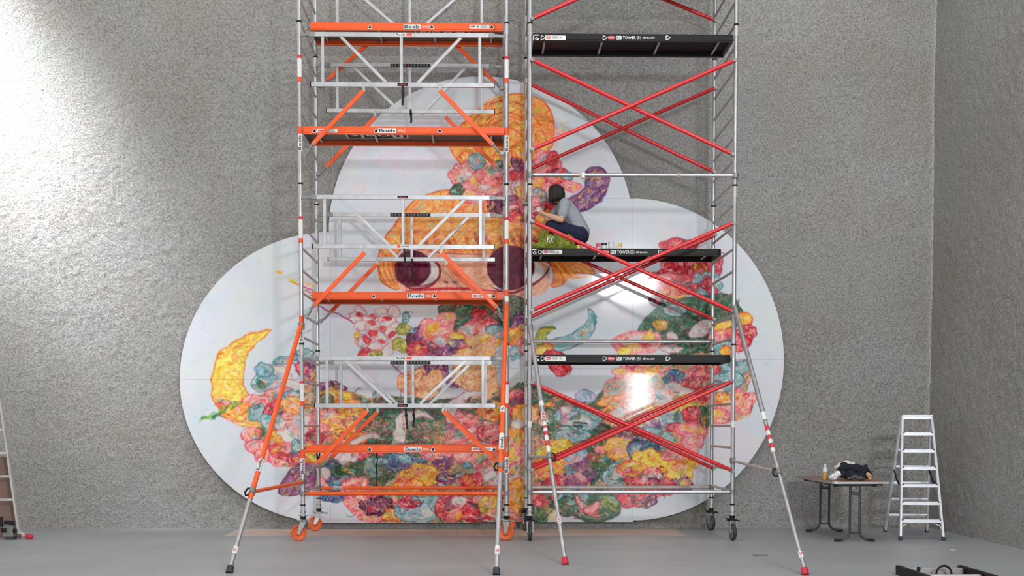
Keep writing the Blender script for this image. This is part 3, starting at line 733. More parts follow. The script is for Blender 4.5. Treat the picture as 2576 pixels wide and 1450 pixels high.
BL = [('WH', 690, 950, 44, 30), ('TL', 668, 962, 34, 24), ('TL', 664, 930, 20, 18), ('TL', 720, 906, 34, 10, -14), ('TL', 760, 896, 30, 18), ('PU', 782, 940, 22, 28), ('RD', 756, 930, 18, 16), ('WH', 716, 975, 40, 22), ('PK', 700, 990, 34, 14), ('TL', 730, 1000, 36, 14),
      ('PK', 640, 1012, 36, 18), ('OR', 600, 1036, 46, 24), ('YL', 640, 1058, 48, 20), ('TL', 650, 1040, 26, 20), ('RD', 690, 1034, 34, 20, -30), ('TL', 680, 1060, 28, 20), ('OR', 740, 1020, 40, 20), ('WH', 740, 1070, 44, 28),
      ('PK', 632, 1094, 26, 18), ('PK', 644, 1122, 26, 20), ('PK', 666, 1146, 28, 18), ('SA', 698, 1160, 24, 18), ('RD', 716, 1122, 44, 38), ('OR', 700, 1100, 30, 18), ('WH', 738, 1094, 36, 24), ('TL', 750, 1122, 18, 18), ('RD', 792, 1100, 26, 18), ('RD', 760, 1158, 36, 18), ('YL', 786, 1150, 22, 14),
      ('PU', 830, 976, 40, 14), ('YL', 846, 1002, 44, 24), ('OR', 870, 1028, 50, 22), ('PK', 822, 1046, 34, 18), ('YL', 850, 1066, 50, 20), ('MG', 820, 1010, 20, 20), ('OR', 880, 1100, 44, 22), ('SA', 800, 1076, 30, 14), ('PK', 870, 1132, 44, 24), ('RD', 930, 1144, 30, 18), ('WH', 866, 1152, 30, 16),
      ('BL', 850, 1206, 50, 48), ('GD', 872, 1180, 36, 20), ('WH', 812, 1190, 24, 18), ('PK', 800, 1218, 28, 20), ('BL', 838, 1248, 32, 18), ('GR', 944, 1186, 50, 42), ('SA', 896, 1228, 36, 30), ('BL', 1008, 1162, 44, 24), ('TL', 960, 1160, 22, 10), ('YL', 1056, 1198, 52, 30), ('OR', 1030, 1224, 40, 20),
      ('PK', 1170, 1100, 46, 28), ('PK', 1200, 1140, 66, 36), ('SA', 1100, 1140, 40, 24), ('PU', 1112, 1168, 26, 17), ('PU', 1122, 1204, 24, 14), ('TL', 1178, 1172, 14, 9), ('TL', 1152, 1196, 12, 8), ('RD', 1190, 1212, 36, 22), ('PK', 1236, 1180, 34, 26), ('WH', 1240, 1206, 24, 20, 0, 5), ('WH', 1300, 1210, 22, 18, 0, 5),
      ('SA', 910, 1268, 44, 30), ('PK', 940, 1300, 40, 16), ('MR', 946, 1274, 44, 24, 0, 9), ('OR', 990, 1296, 30, 18), ('TL', 1050, 1284, 60, 34), ('RD', 1026, 1266, 22, 18), ('TL', 1100, 1270, 22, 20), ('RD', 1146, 1278, 54, 36), ('WH', 1158, 1260, 20, 13), ('RD', 1200, 1290, 44, 26), ('PK', 1216, 1256, 30, 18), ('YL', 1230, 1272, 30, 26), ('OR', 1296, 1250, 40, 42), ('PK', 1270, 1296, 36, 18), ('GR', 1340, 1288, 26, 30),
      ('PK', 1160, 1060, 40, 24), ('OR', 1236, 1036, 36, 22), ('RD', 1300, 1016, 36, 36), ('OR', 1320, 1044, 34, 26), ('RD', 1240, 1090, 44, 24), ('OR', 1290, 1096, 34, 22), ('WH', 1302, 1068, 14, 13), ('SA', 1290, 1140, 40, 30),
      ('LB', 1471, 998, 28, 18), ('TL', 1452, 1056, 58, 32), ('LB', 1430, 1040, 26, 12), ('WH', 1424, 1034, 13, 10), ('OR', 1380, 1018, 14, 8), ('WH', 1370, 1064, 16, 12), ('GR', 1400, 1080, 34, 18), ('TL', 1440, 1096, 50, 22),
      ('YL', 1404, 1150, 56, 42), ('OR', 1380, 1180, 40, 24), ('LB', 1450, 1150, 34, 26), ('PU', 1458, 1192, 46, 32, -30), ('GD', 1510, 1150, 32, 36), ('TL', 1548, 1198, 32, 30), ('PK', 1508, 1132, 13, 10), ('RD', 1392, 1230, 36, 34), ('GR', 1362, 1276, 30, 44, 20), ('RD', 1350, 1256, 20, 22),
      ('MP', 1560, 1010, 44, 60), ('OR', 1520, 1010, 22, 9, -20), ('OR', 1556, 1004, 20, 9, -25), ('OR', 1530, 1030, 18, 9), ('MP', 1620, 960, 60, 34), ('MP', 1640, 1010, 70, 44), ('PK', 1580, 940, 40, 18), ('BL', 1692, 948, 32, 16), ('TL', 1660, 994, 14, 14), ('WH', 1700, 985, 40, 26), ('RD', 1766, 942, 36, 22), ('RD', 1744, 964, 28, 16), ('RD', 1790, 926, 24, 16), ('TL', 1850, 926, 34, 22), ('TL', 1826, 958, 44, 26), ('TL', 1806, 974, 26, 14),
      ('YL', 1730, 1014, 50, 20), ('PK', 1868, 1010, 34, 32), ('SA', 1830, 1018, 36, 28), ('OR', 1820, 1000, 22, 18), ('RD', 1768, 1000, 20, 16), ('SA', 1800, 1046, 36, 22), ('TL', 1687, 1052, 32, 22), ('GD', 1770, 1050, 20, 28), ('RD', 1742, 1044, 24, 20), ('PU', 1637, 1070, 26, 16), ('RD', 1698, 1074, 20, 14), ('SA', 1740, 1082, 40, 20),
      ('PU', 1590, 1104, 30, 24), ('YL', 1560, 1130, 44, 26), ('TL', 1646, 1102, 46, 26), ('BL', 1610, 1136, 34, 30), ('BL', 1634, 1124, 26, 18), ('YL', 1660, 1166, 90, 34), ('YL', 1712, 1186, 36, 30), ('PK', 1710, 1132, 50, 20, -25), ('PK', 1740, 1110, 28, 24), ('RD', 1626, 1204, 54, 30), ('PU', 1712, 1220, 34, 18), ('RD', 1660, 1226, 40, 18), ('OR', 1590, 1180, 40, 18),
      ('GD', 1500, 1276, 66, 42), ('TL', 1440, 1250, 40, 24), ('GR', 1430, 1276, 30, 24), ('RD', 1590, 1254, 40, 26), ('PU', 1628, 1258, 26, 20), ('RD', 1604, 1240, 26, 18)]
for p in BL: B(*p)
G('PU', [(695, 1234), (712, 1200), (742, 1174), (770, 1166), (792, 1182), (790, 1216), (776, 1238), (742, 1250), (712, 1248)], ow=3.5)
dabs(smooth_poly([(706, 1226), (760, 1172), (788, 1190), (770, 1236), (720, 1244)]), 60, [(190, 110, 180), (90, 30, 110), (230, 190, 90), (110, 160, 180), (220, 80, 150)], 24, 3.5, -40, 20, .75)
G('PK', [(1446, 1246), (1456, 1250), (1462, 1264), (1480, 1272), (1496, 1262), (1510, 1258), (1506, 1276), (1486, 1290), (1462, 1284), (1448, 1266)])
for i in range(3): B('WH', 1622 + i * 20, 1206 - i * 4, 8, 9)
for i in range(3): B('PK', 1566 + i * 10, 1190 - i * 3, 7, 6)
for i in range(9): line([(1440 + i % 5 * 8, 1064 + i // 5 * 7), (1445 + i % 5 * 8, 1066 + i // 5 * 7)], 4, (40, 50, 60), .9, False)
# white curved tails with pink streaks
for pts in ([(988, 1100), (990, 1070), (1008, 1044), (1036, 1032), (1064, 1034), (1092, 1052), (1070, 1048), (1044, 1050), (1026, 1066), (1018, 1090), (1016, 1116), (1000, 1114)],
            [(1128, 1016), (1146, 1000), (1176, 988), (1210, 984), (1214, 996), (1190, 1000), (1166, 1012), (1150, 1030), (1140, 1060), (1124, 1064)],
            [(870, 1130), (884, 1108), (912, 1092), (940, 1088), (958, 1100), (930, 1100), (906, 1112), (890, 1136), (878, 1150)],
            [(850, 1160), (862, 1140), (880, 1134), (882, 1160), (866, 1172)]):
    G('WH', pts, ow=2.0, hl=.1)
for x in range(0, 26, 4): line([(992 + x, 1100), (990 + x, 1122)], 2.5, (246, 226, 226), .9)
# green tail at the left
for i in range(26):
    t = i / 25; x = 512 + 80 * t; y = 1056 - 36 * t + rng.uniform(-5, 5)
    line([(x - 6, y + 6), (x, y - 2), (x + 8, y - 6)], 4, [(60, 140, 60), (120, 170, 60), (40, 110, 80), (200, 200, 80)][rng.randint(4)], .85)
line([(560, 1036), (590, 1054), (622, 1068)], 4, (200, 70, 40), .9)
# fine curly hatching over everything coloured, and thin runs of paint
sk = smooth_poly(skirt, 2)
dabs(sk, 1500, [(255, 232, 226), (252, 196, 190), (250, 226, 150), (150, 20, 44), (20, 84, 60), (250, 120, 130), (190, 224, 216)], 11, 2.0, -30, 90, .7, .6)
for i in range(420):
    x, y = rng.uniform(600, 1860), rng.uniform(900, 1310)
    r = rng.uniform(5, 15); a0 = rng.uniform(0, 360)
    line([(x + r * math.cos(math.radians(a0 + k * 30)), y + .8 * r * math.sin(math.radians(a0 + k * 30))) for k in range(6)], 1.8,
         [(150, 26, 50), (20, 70, 56), (210, 60, 90), (250, 214, 200), (90, 40, 100), (250, 180, 60)][rng.randint(6)], .65 if (cv[int(y - CY0), int(x - CX0)].max() - cv[int(y - CY0), int(x - CX0)].min()) > 50 else 0.0)
for i in range(60):
    x, y = rng.uniform(680, 1560), rng.uniform(1010, 1180)
    line([(x, y), (x + rng.uniform(-.5, .5), y + rng.uniform(14, 46))], 1.5, [(246, 190, 170), (230, 220, 190), (200, 60, 60)][rng.randint(3)], .6, False)
# wet colour dragged into its neighbours
for i in range(4200):
    if i < 3400: x, y = rng.uniform(540, 1890), rng.uniform(880, 1312)
    elif i < 3700: x, y = rng.uniform(1130, 1530), rng.uniform(390, 545)
    else: x, y = (rng.uniform(880, 1330), rng.uniform(770, 1000)) if rng.rand() < .6 else (rng.uniform(1600, 1890), rng.uniform(600, 900))
    c = cv[int(y - CY0), int(x - CX0)].copy()
    if c.max() - c.min() < 46: continue
    c = np.clip(c * rng.uniform(.92, 1.12) + 4, 0, 255)
    t = math.radians(rng.choice([-30, -50, 10, 60, 150]) + rng.uniform(-25, 25)); l = rng.uniform(9, 24); b = rng.uniform(-.45, .45) * l
    e = cv[int(np.clip(y + math.sin(t) * l - CY0, 0, CH - 1)), int(np.clip(x + math.cos(t) * l - CX0, 0, CW - 1))]
    if e.max() - e.min() < 40: continue
    line([(x, y), (x + math.cos(t) * l / 2 - math.sin(t) * b, y + math.sin(t) * l / 2 + math.cos(t) * b), (x + math.cos(t) * l, y + math.sin(t) * l)], rng.uniform(2.5, 6), c, .75)
# the hand's unevenness: contours wander
amp = np.clip((gy - 742) / 40, 0, 1) * 1.0
amp = np.maximum(amp, np.clip(1 - np.abs(gy - 465) / 85, 0, 1) * np.clip((gx - 1110) / 40, 0, 1)) + .22
dx = ((vn(gx / 24, gy / 24, 81) - .5) * 8.5 + (vn(gx / 7, gy / 7, 82) - .5) * 1.8) * amp
dy = ((vn(gx / 24, gy / 24, 83) - .5) * 7.5 + (vn(gx / 7, gy / 7, 84) - .5) * 1.6) * amp
sx = np.clip(gx - CX0 + dx, 0, CW - 1.01); sy = np.clip(gy - CY0 + dy, 0, CH - 1.01)
ix, iy = sx.astype(int), sy.astype(int); sx = (sx - ix)[..., None]; sy = (sy - iy)[..., None]
cv = (cv[iy, ix] * (1 - sx) + cv[iy, ix + 1] * sx) * (1 - sy) + (cv[iy + 1, ix] * (1 - sx) + cv[iy + 1, ix + 1] * sx) * sy
cv[1:-1] = cv[:-2] * .14 + cv[1:-1] * .72 + cv[2:] * .14
cv[:, 1:-1] = cv[:, :-2] * .14 + cv[:, 1:-1] * .72 + cv[:, 2:] * .14
cv += ((vn(gx / 2.2, gy / 2.2, 77) - .5) * 5)[..., None]
for i in range(2600):
    if i < 1900: x, y = rng.uniform(560, 1890), rng.uniform(890, 1312)
    elif i < 2150: x, y = rng.uniform(1130, 1530), rng.uniform(390, 545)
    else: x, y = (rng.uniform(880, 1330), rng.uniform(770, 1000)) if rng.rand() < .5 else (rng.uniform(1600, 1890), rng.uniform(600, 900))
    c = cv[int(y - CY0), int(x - CX0)]
    if c.max() - c.min() < 50: continue
    t = math.radians(rng.choice([-60, -30, 20, 80]) + rng.uniform(-20, 20)); l = rng.uniform(5, 13); bd = rng.uniform(-.4, .4) * l
    c = (c * .35 + 165) if rng.rand() < .6 else c * .5
    line([(x, y), (x + math.cos(t) * l / 2 - math.sin(t) * bd, y + math.sin(t) * l / 2 + math.cos(t) * bd), (x + math.cos(t) * l, y + math.sin(t) * l)], 1.5, c, .8)
lum = cv.mean(-1, keepdims=True); sat = np.clip((cv.max(-1, keepdims=True) - cv.min(-1, keepdims=True) - 30) / 50, 0, 1)
cv = cv * (1 - sat) + (lum + (cv - lum) * 1.16 + 9) * sat
cv += ((FINE - .5) * 30)[..., None] * sat + ((FLD[0] - .5) * 14)[..., None] * sat
cv = np.clip(cv, 0, 255)

# outline of the cloud in photograph pixels of the painting's plane
def cloud_top(x):
    y = 1e9
    if x <= 832: y = min(y, 955 - 371 * math.sqrt(max(0, 1 - ((x - 832) / 380.0) ** 2)))
    if 826 <= x <= 1592: y = min(y, 580 - 388 * math.sqrt(max(0, 1 - ((x - 1210) / 383.0) ** 2)))
    if x >= 1592: y = min(y, 905 - 405 * math.sqrt(max(0, 1 - ((x - 1592) / 380.0) ** 2)))
    return y
def lobe(y, side):
    if side < 0:
        b = 371.0 if y < 955 else 361.0
        return 832 - 380 * math.sqrt(max(0, 1 - ((y - 955) / b) ** 2))
    return 1592 + 380 * math.sqrt(max(0, 1 - ((y - 905) / 405.0) ** 2))
def crown(y, side):
    return 1210 + side * 383 * math.sqrt(max(0, 1 - ((y - 580) / 388.0) ** 2)) if y < 580 else 1210 + side * 383

def mural_material():
    m = bpy.data.materials.new('acrylic_on_panel'); m.use_nodes = True
    nt = m.node_tree; b = nt.nodes['Principled BSDF']; L = nt.links.new
    at_ = nt.nodes.new('ShaderNodeAttribute'); at_.attribute_name = 'paint'
    L(at_.outputs['Color'], b.inputs['Base Color'])
    b.inputs['Roughness'].default_value = 0.08
    b.inputs['Specular IOR Level'].default_value = 0.35
    g = nt.nodes.new('ShaderNodeNewGeometry')
    n = nt.nodes.new('ShaderNodeTexNoise'); n.inputs['Scale'].default_value = 70; n.inputs['Detail'].default_value = 3
    L(g.outputs['Position'], n.inputs['Vector'])
    bp = nt.nodes.new('ShaderNodeBump'); bp.inputs['Strength'].default_value = .02; bp.inputs['Distance'].default_value = .003
    L(n.outputs['Fac'], bp.inputs['Height']); L(bp.outputs['Normal'], b.inputs['Normal'])
    return m
M['mural'] = mural_material()
M['panel_edge'] = material('primed_panel_edge', (228, 228, 230), 0.6, 0, .03, 10)
cvl = np.where(cv <= 10, cv / 255 / 12.92, ((cv / 255 + .055) / 1.055) ** 2.4).astype(np.float32)

c0 = at(1210, 1316, YM)
painting = thing('cloud_painting', (c0.x, YM + .03, c0.z), 'huge cloud shaped panel painting of swirling colours and dark oval eyes on the wall', 'painting')
def panel(y0, y1, fl, fr, rows='lin'):
    """one panel from photo row y0 to y1 whose left and right edge are functions of the row"""
    nr = max(8, int((y1 - y0) / 1.6)); G_ = 0.16
    wmax = max(fr(y) - fl(y) for y in np.linspace(y0, y1, 9)); nc = int(wmax / 1.6)
    t = np.linspace(0, 1, nr + 1)
    if rows == 'top': t = 1 - np.cos(t * math.pi / 2)
    if rows == 'bot': t = np.sin(t * math.pi / 2)
    ys = y0 + G_ + (y1 - y0 - 2 * G_) * t
    PXs = np.empty((nr + 1, nc + 1)); PYs = np.repeat(ys[:, None], nc + 1, 1)
    for j, y in enumerate(ys):
        a, b = fl(y) + G_, fr(y) - G_
        if b - a < 1: a, b = (a + b) / 2 - .5, (a + b) / 2 + .5
        PXs[j] = np.linspace(a, b, nc + 1)
    dX = (PXs - PX0) / FPX; dY = (PY0 - PYs) / FPX
    D = np.array(CF)[None, None] + dX[..., None] * np.array(CR) + dY[..., None] * np.array(CU)
    P = np.array(EYE)[None, None] + D * (YM / D[..., 1])[..., None]
    # bilinear colour lookup
    fx = np.clip(PXs - CX0, 0, CW - 1.001); fy = np.clip(PYs - CY0, 0, CH - 1.001)
    ix, iy = fx.astype(int), fy.astype(int); ax, ay = (fx - ix)[..., None], (fy - iy)[..., None]
    C = (cvl[iy, ix] * (1 - ax) + cvl[iy, ix + 1] * ax) * (1 - ay) + (cvl[iy + 1, ix] * (1 - ax) + cvl[iy + 1, ix + 1] * ax) * ay
    n = (nr + 1) * (nc + 1)
    V = P.reshape(-1, 3)
    idx = np.arange(n).reshape(nr + 1, nc + 1)
    F = np.stack([idx[:-1, :-1], idx[1:, :-1], idx[1:, 1:], idx[:-1, 1:]], -1).reshape(-1, 4)
    # rim: edge loop swept back to the wall battens, and a back face ring
    loop = np.concatenate([idx[0, :], idx[1:, -1], idx[-1, -2::-1], idx[-2:0:-1, 0]])
    m = len(loop); R0 = V[loop]; R1 = R0 + np.array([0, .035, 0])
    V2 = np.concatenate([V, R0, R1])
    i0 = n + np.arange(m); i1 = n + m + np.arange(m)
    F2 = np.stack([i0, np.roll(i0, -1), np.roll(i1, -1), i1], -1)
    cen = V2.mean(0)
    me = bpy.data.meshes.new('panel')
    allF = np.concatenate([F, F2])
    V2 = V2 - cen
    me.vertices.add(len(V2)); me.vertices.foreach_set('co', V2.reshape(-1).astype(np.float32))
    me.loops.add(allF.size); me.loops.foreach_set('vertex_index', allF.reshape(-1).astype(np.int32))
    me.polygons.add(len(allF)); me.polygons.foreach_set('loop_start', np.arange(0, allF.size, 4, dtype=np.int32))
    me.update(calc_edges=True)
    me.materials.append(M['mural']); me.materials.append(M['panel_edge'])
    me.polygons.foreach_set('material_index', np.concatenate([np.zeros(len(F)), np.ones(len(F2))]).astype(np.int32))
    ca = me.color_attributes.new('paint', 'FLOAT_COLOR', 'POINT')
    cc = np.ones((len(V2), 4), np.float32); cc[:n, :3] = C.reshape(-1, 3); cc[n:, :3] = .75
    ca.data.foreach_set('color', cc.ravel())
    return place('panel', me, Vector(cen), painting)
k = lambda v: (lambda y: v)
panel(584.5, 955, lambda y: lobe(y, -1), k(832), 'top')
panel(955, 1316, lambda y: lobe(y, -1), k(832), 'bot')
panel(192.5, 583, lambda y: crown(y, -1), k(1211), 'top')
panel(583, 927, k(832), k(1211))
panel(927, 1316, k(832), k(1211))
panel(192.5, 500, k(1211), lambda y: crown(y, 1), 'top')
panel(500, 927, k(1211), k(1592))
panel(927, 1314, k(1211), k(1592))
panel(500, 905, k(1592), lambda y: lobe(y, 1), 'top')
panel(905, 1310, k(1592), lambda y: lobe(y, 1), 'bot')
for px in (700, 1020, 1400, 1720):
    for py in (800, 1150):
        a = at(px, py, YM)
        MB().box((a.x - .2, YM + .02, a.z - .03), (a.x + .2, YW - .0, a.z + .03)).build('mounting_batten', 'ply', painting)
# ------------------------------------------------------------------ scaffold towers
EX, EZ, EY = Vector((1, 0, 0)), Vector((0, 0, 1)), Vector((0, 1, 0))
def zf(py, px=1290): return at(px, py, YF).z
def zr(py, px=1290): return at(px, py, YB).z
Z_TOP = 7.35
ZR0 = zf(1072); DZR = (zf(397) - ZR0) / 12.0
RUNGS = [ZR0 + k * DZR for k in range(-2, 22) if ZR0 + k * DZR < Z_TOP - .05]
JOINTS_F = [zf(1272), zf(868), zf(466), zf(60)]
XL1, XR1 = at(757.5, 700, YF).x, at(1274.5, 700, YF).x
XL2, XR2 = at(1333, 700, YF).x, at(1847, 700, YF).x
Z_FOOT = zf(1292)

def post(parent, x, y, r=0.0255):
    o = MB().tube((x, y, Z_FOOT), (x, y, Z_TOP), r, n=16).build('post', 'alu', parent)
    for z in JOINTS_F:
        MB().tube((x, y, z - .002), (x, y, z + .016), r + .0055, n=16).build('lock_ring', 'black', o)
        MB().tube((x, y, z - .13), (x, y, z - .10), r + .003, n=16).tube((x, y, z - .10), (x, y, z - .004), r + .0012, n=16).build('coupling', 'alu_matte', o)
    return o

def wrap(parent, x, y, z0, z1, r, mat, name='sticker'):
    """a sticker wrapped round the front half of a post"""
    n = 10; vs = []
    for z in (z0, z1):
        for k in range(n + 1):
            t = math.pi + math.pi * k / n
            vs.append((x + math.cos(t) * (r + .0012), y + math.sin(t) * (r + .0012), z))
    m = MB().add(vs, [[k, k + 1, n + 2 + k, n + 1 + k] for k in range(n)], True)
    return m.build(name, mat, parent)
def post_sticker(p, x, y, ytop, ymid, ybot, word=True):
    """orange band above a white band with upright lettering, rows in photo pixels"""
    zz = zf if y < YF + .3 else zr
    wrap(p, x, y, zz(ymid), zz(ytop), .0255, 'orange_ink')
    wrap(p, x, y, zz(ybot), zz(ymid), .0255, 'white_label')
    h = zz(ymid) - zz(ybot)
    if word:
        lettering(MB(), 'Boels', (x + .017, y - .0285, zz(ybot) + h * .06), EZ, -EX, h * .86, .034).build('lettering', 'ink', p)
def info_sticker(p, x, y, rows):
    zz = zf if y < YF + .3 else zr
    for a, b, m in rows: wrap(p, x, y, zz(b), zz(a), .0255, m)

def castor(parent, x, y, kind, axis, swing):
    """swivel castor under a post; kind orange or black; axis of the wheel; swing = offset of the wheel from the spindle"""
    ztop = Z_FOOT
    R = 0.096 if kind == 'orange' else 0.098
    c = MB()
    c.tube((x, y, .30), (x, y, ztop + .01), .019, n=12)
    c.tube((x, y, .335), (x, y, .36), .034, n=14).tube((x, y, .30), (x, y, .308), .052, n=18)
    body = c.build('castor', 'steel', parent)
    b = MB().tube((x, y, .262), (x, y, .30), .033, n=16)
    b.build('bearing', 'black', body)
    pl = MB().lathe([(.03, 0), (.066, .004), (.07, .012), (.05, .022), (.03, .026)], (x, y, .232), n=20)
    pl.bar((x, y, .246), (x + (.11 if kind == 'orange' else .085), y - .03, .236), .016, .05)
    pl.bar((x, y, .25), (x - .075, y - .02, .262), .014, .04)
    pl.build('brake_plate', 'steel' if kind == 'orange' else 'black', body)
    ax = Vector(axis); d = Vector(swing)
    w = Vector((x, y, R + .001)) + d
    fork = MB()
    hw = .032
    for sgn in (-1, 1):
        o = ax * (sgn * hw)
        side = Vector((0, 0, 1)).cross(ax).normalized()
        poly = [(Vector((x, y, .238)) + o - side * .042), (Vector((x, y, .238)) + o + side * .042), (w + o + side * .02), (w + o - Vector((0, 0, .022))), (w + o - side * .02)]
        q = [p + ax * (sgn * .005) for p in poly]
        n = len(poly)
        fork.add(poly + q, [list(range(n)), list(range(n, 2 * n))[::-1]] + [[i, (i + 1) % n, n + (i + 1) % n, n + i] for i in range(n)])
    fork.tube(w - ax * .042, w + ax * .042, .009, n=10)
    fork.build('fork', 'steel', body)
    wheel = MB()
    t = .022
    wheel.lathe([(.012, -t * .6), (R * .45, -t * .55), (R * .8, -t * .5), (R * .86, -t), (R * .97, -t * .8), (R, -t * .3), (R, t * .3), (R * .97, t * .8), (R * .86, t), (R * .8, t * .5), (R * .45, t * .55), (.012, t * .6)], w, ax, 32)
    wheel.build('wheel', 'orange_wheel' if kind == 'orange' else 'rubber', body)
    hub = MB().lathe([(.0, -t * 1.05), (R * .3, -t * 1.0), (R * .42, -t * .62), (R * .42, t * .62), (R * .3, t * 1.0), (.0, t * 1.05)], w, ax, 20)
    hub.build('hub', 'orange_wheel' if kind == 'orange' else 'alu_dull', body)
    if kind == 'black':
        MB().lathe([(R * .72, -t * .78), (R * .80, -t * .80), (R * .80, t * .80), (R * .72, t * .78)], w, ax, 24).build('rim', 'alu_dull', body)
    return body

_rung = {}
def rung(parent, x, z, y0=YF, y1=YB):
    key = round(y1 - y0, 3)
    if key not in _rung:
        o = MB().tube((x, y0 + .024, z), (x, y1 - .024, z), .0155, n=10).build('rung', 'alu_matte', parent)
        _rung[key] = o.data; return o
    return place('rung', _rung[key], Vector((x, (y0 + y1) / 2, z)), parent)

def tower(label, xl, xr):
    t = thing('scaffold_tower', ((xl + xr) / 2, (YF + YB) / 2, 0), label, 'scaffold')
    P = {}
    for kx, x in (('l', xl), ('r', xr)):
        for ky, y in (('f', YF), ('b', YB)):
            P[kx + ky] = post(t, x, y)
        for z in RUNGS: rung(t, x, z)
        for z in (RUNGS[0] - .02 - DZR * .9, ):
            rung(t, x, z)
    return t, P

towA, PA = tower('mobile aluminium scaffold tower with orange castors and base tubes', XL1, XR1)
towB, PB = tower('mobile aluminium scaffold tower with red diagonal braces and black castors', XL2, XR2)

for k, x, y, ax, sw in (('lf', XL1, YF, (.25, -.97, 0), (-.055, 0, 0)), ('lb', XL1, YB, (.2, -.98, 0), (-.05, -.02, 0)), ('rf', XR1, YF, (-.15, -.99, 0), (-.01, .0, 0)), ('rb', XR1, YB, (.1, -.99, 0), (.045, 0, 0))):
    castor(towA, x, y, 'orange', Vector(ax).normalized(), Vector(sw))
for x, y, ax, sw in ((XL2, YF, (.99, .05, 0), (.0, -.04, 0)), (XL2, YB, (.97, .2, 0), (-.01, -.045, 0)), (XR2, YF, (.98, .12, 0), (0, -.045, 0)), (XR2, YB, (.95, .3, 0), (-.01, -.04, 0))):
    castor(towB, x, y, 'black', Vector(ax).normalized(), Vector(sw))

def hclip(mb, p, d):
    """a small claw clip closing a tube end on a post"""
    mb.tube(p - EZ * .03, p + EZ * .03, .034, n=14)
    mb.tube(p, p + d * .055, .0235, n=12)
    return mb
def ledger(parent, xl, xr, y, z, mat, name, r=.0235):
    o = MB().tube((xl + .04, y, z), (xr - .04, y, z), r, n=14).build(name, mat, parent)
    hclip(MB(), Vector((xl, y, z)), EX).build('claw_clip', 'alu_dull', o)
    hclip(MB(), Vector((xr, y, z)), -EX).build('claw_clip', 'alu_dull', o)
    return o
ledger(towA, XL1, XR1, YF, zf(1242), 'orange', 'base_tube')
lb = ledger(towA, XL1, XR1, YB, zr(1228), 'orange', 'base_tube')
a = at(835, 1232, YB - .025); b = at(862, 1224, YB - .025)
quad(MB(), a, EX, EZ, b.x - a.x, b.z - a.z).build('sticker', 'white_label', lb)
lettering(MB(), 'Boels', a + Vector((.006, -.001, .006)), EX, EZ, (b.x - a.x) * .92, (b.z - a.z) * .7).build('lettering', 'ink', lb)
ledger(towB, XL2, XR2, YF, zf(1239), 'alu', 'base_tube')
ledger(towB, XL2, XR2, YB, zr(1227), 'alu_matte', 'base_tube')
hb = ledger(towB, XL2, XR2, YF - .03, zf(441), 'alu', 'guard_tube')
for px in (1459, 1708):
    q = at(px, 442, YF - .03)
    MB().tube((q.x - .02, q.y, hb.location.z + WP[towB.name].z), (q.x + .02, q.y, hb.location.z + WP[towB.name].z), .0265, n=14).build('tape', 'cardboard', hb)
q = at(1468, 442, YF - .03)
MB().tube((q.x - .012, q.y, q.z - .03), (q.x + .006, q.y, q.z + .03), .028, n=10).build('tape', 'white_label', hb)
ledger(towB, XL2, XR2, YB, zr(859), 'alu', 'guard_tube')

def brace(parent, p0, p1, Y, dy=0.0, r=.0235):
    a = at(*p0, Y); b = at(*p1, Y)
    a.y += dy; b.y += dy
    d = (b - a).normalized()
    o = MB().tube(a + d * .03, b - d * .03, r, n=14).build('diagonal_brace', 'red', parent)
    for e, u in ((a, d), (b, -d)):
        MB().tube(e - u * .01, e + u * .04, .019, n=12).tube(e + EY * .03, e - EY * .022, .021, n=12).build('brace_claw', 'alu_dull', o)
    return o
for p0, p1, Y, dy in (((1338, 154), (1842, 391), YF, -.05), ((1338, 381), (1845, 158), YF, -.098), ((1328, 212), (1795, 435), YB, -.05), ((1328, 432), (1797, 226), YB, -.098),
                      ((1338, 559), (1842, 785), YF, -.05), ((1338, 783), (1843, 564), YF, -.098), ((1328, 598), (1795, 805), YB, -.05), ((1328, 802), (1797, 594), YB, -.098),
                      ((1338, 964), (1841, 1185), YF, -.05), ((1338, 1182), (1841, 960), YF, -.098), ((1328, 960), (1795, 1180), YB, -.05), ((1328, 1178), (1797, 966), YB, -.098),
                      ((1338, 51), (1845, -175), YF, -.05), ((1328, -140), (1798, 55), YB, -.05)):
    brace(towB, p0, p1, Y, dy)

post_sticker(PA['lf'], XL1, YF, 322, 341, 384); post_sticker(PA['rf'], XR1, YF, 322, 342, 384)
post_sticker(PA['lf'], XL1, YF, 797, 825, 862); post_sticker(PA['rf'], XR1, YF, 730, 746, 764, False)
post_sticker(PA['lf'], XL1, YF, 1131, 1153, 1194); post_sticker(PA['rf'], XR1, YF, 1136, 1151, 1192)
for k, x in (('lf', XL1), ('rf', XR1)):
    for o in (0, 404, 817):
        s = 55 if (k == 'rf' and o) else 0
        info_sticker(PA[k], x, YF, ((143 + o, 151 + o, 'red_ink'), (151 + o, 198 + o, 'white_label'), (198 + o, 210 + o, 'orange_ink')) if o < 800 or k == 'rf' else ((960, 966, 'red_ink'), (966, 1010, 'white_label'), (1010, 1022, 'orange_ink')))
for k, x in (('lf', XL2), ('rf', XR2)):
    info_sticker(PB[k], x, YF, ((1060, 1076, 'white_label'),))

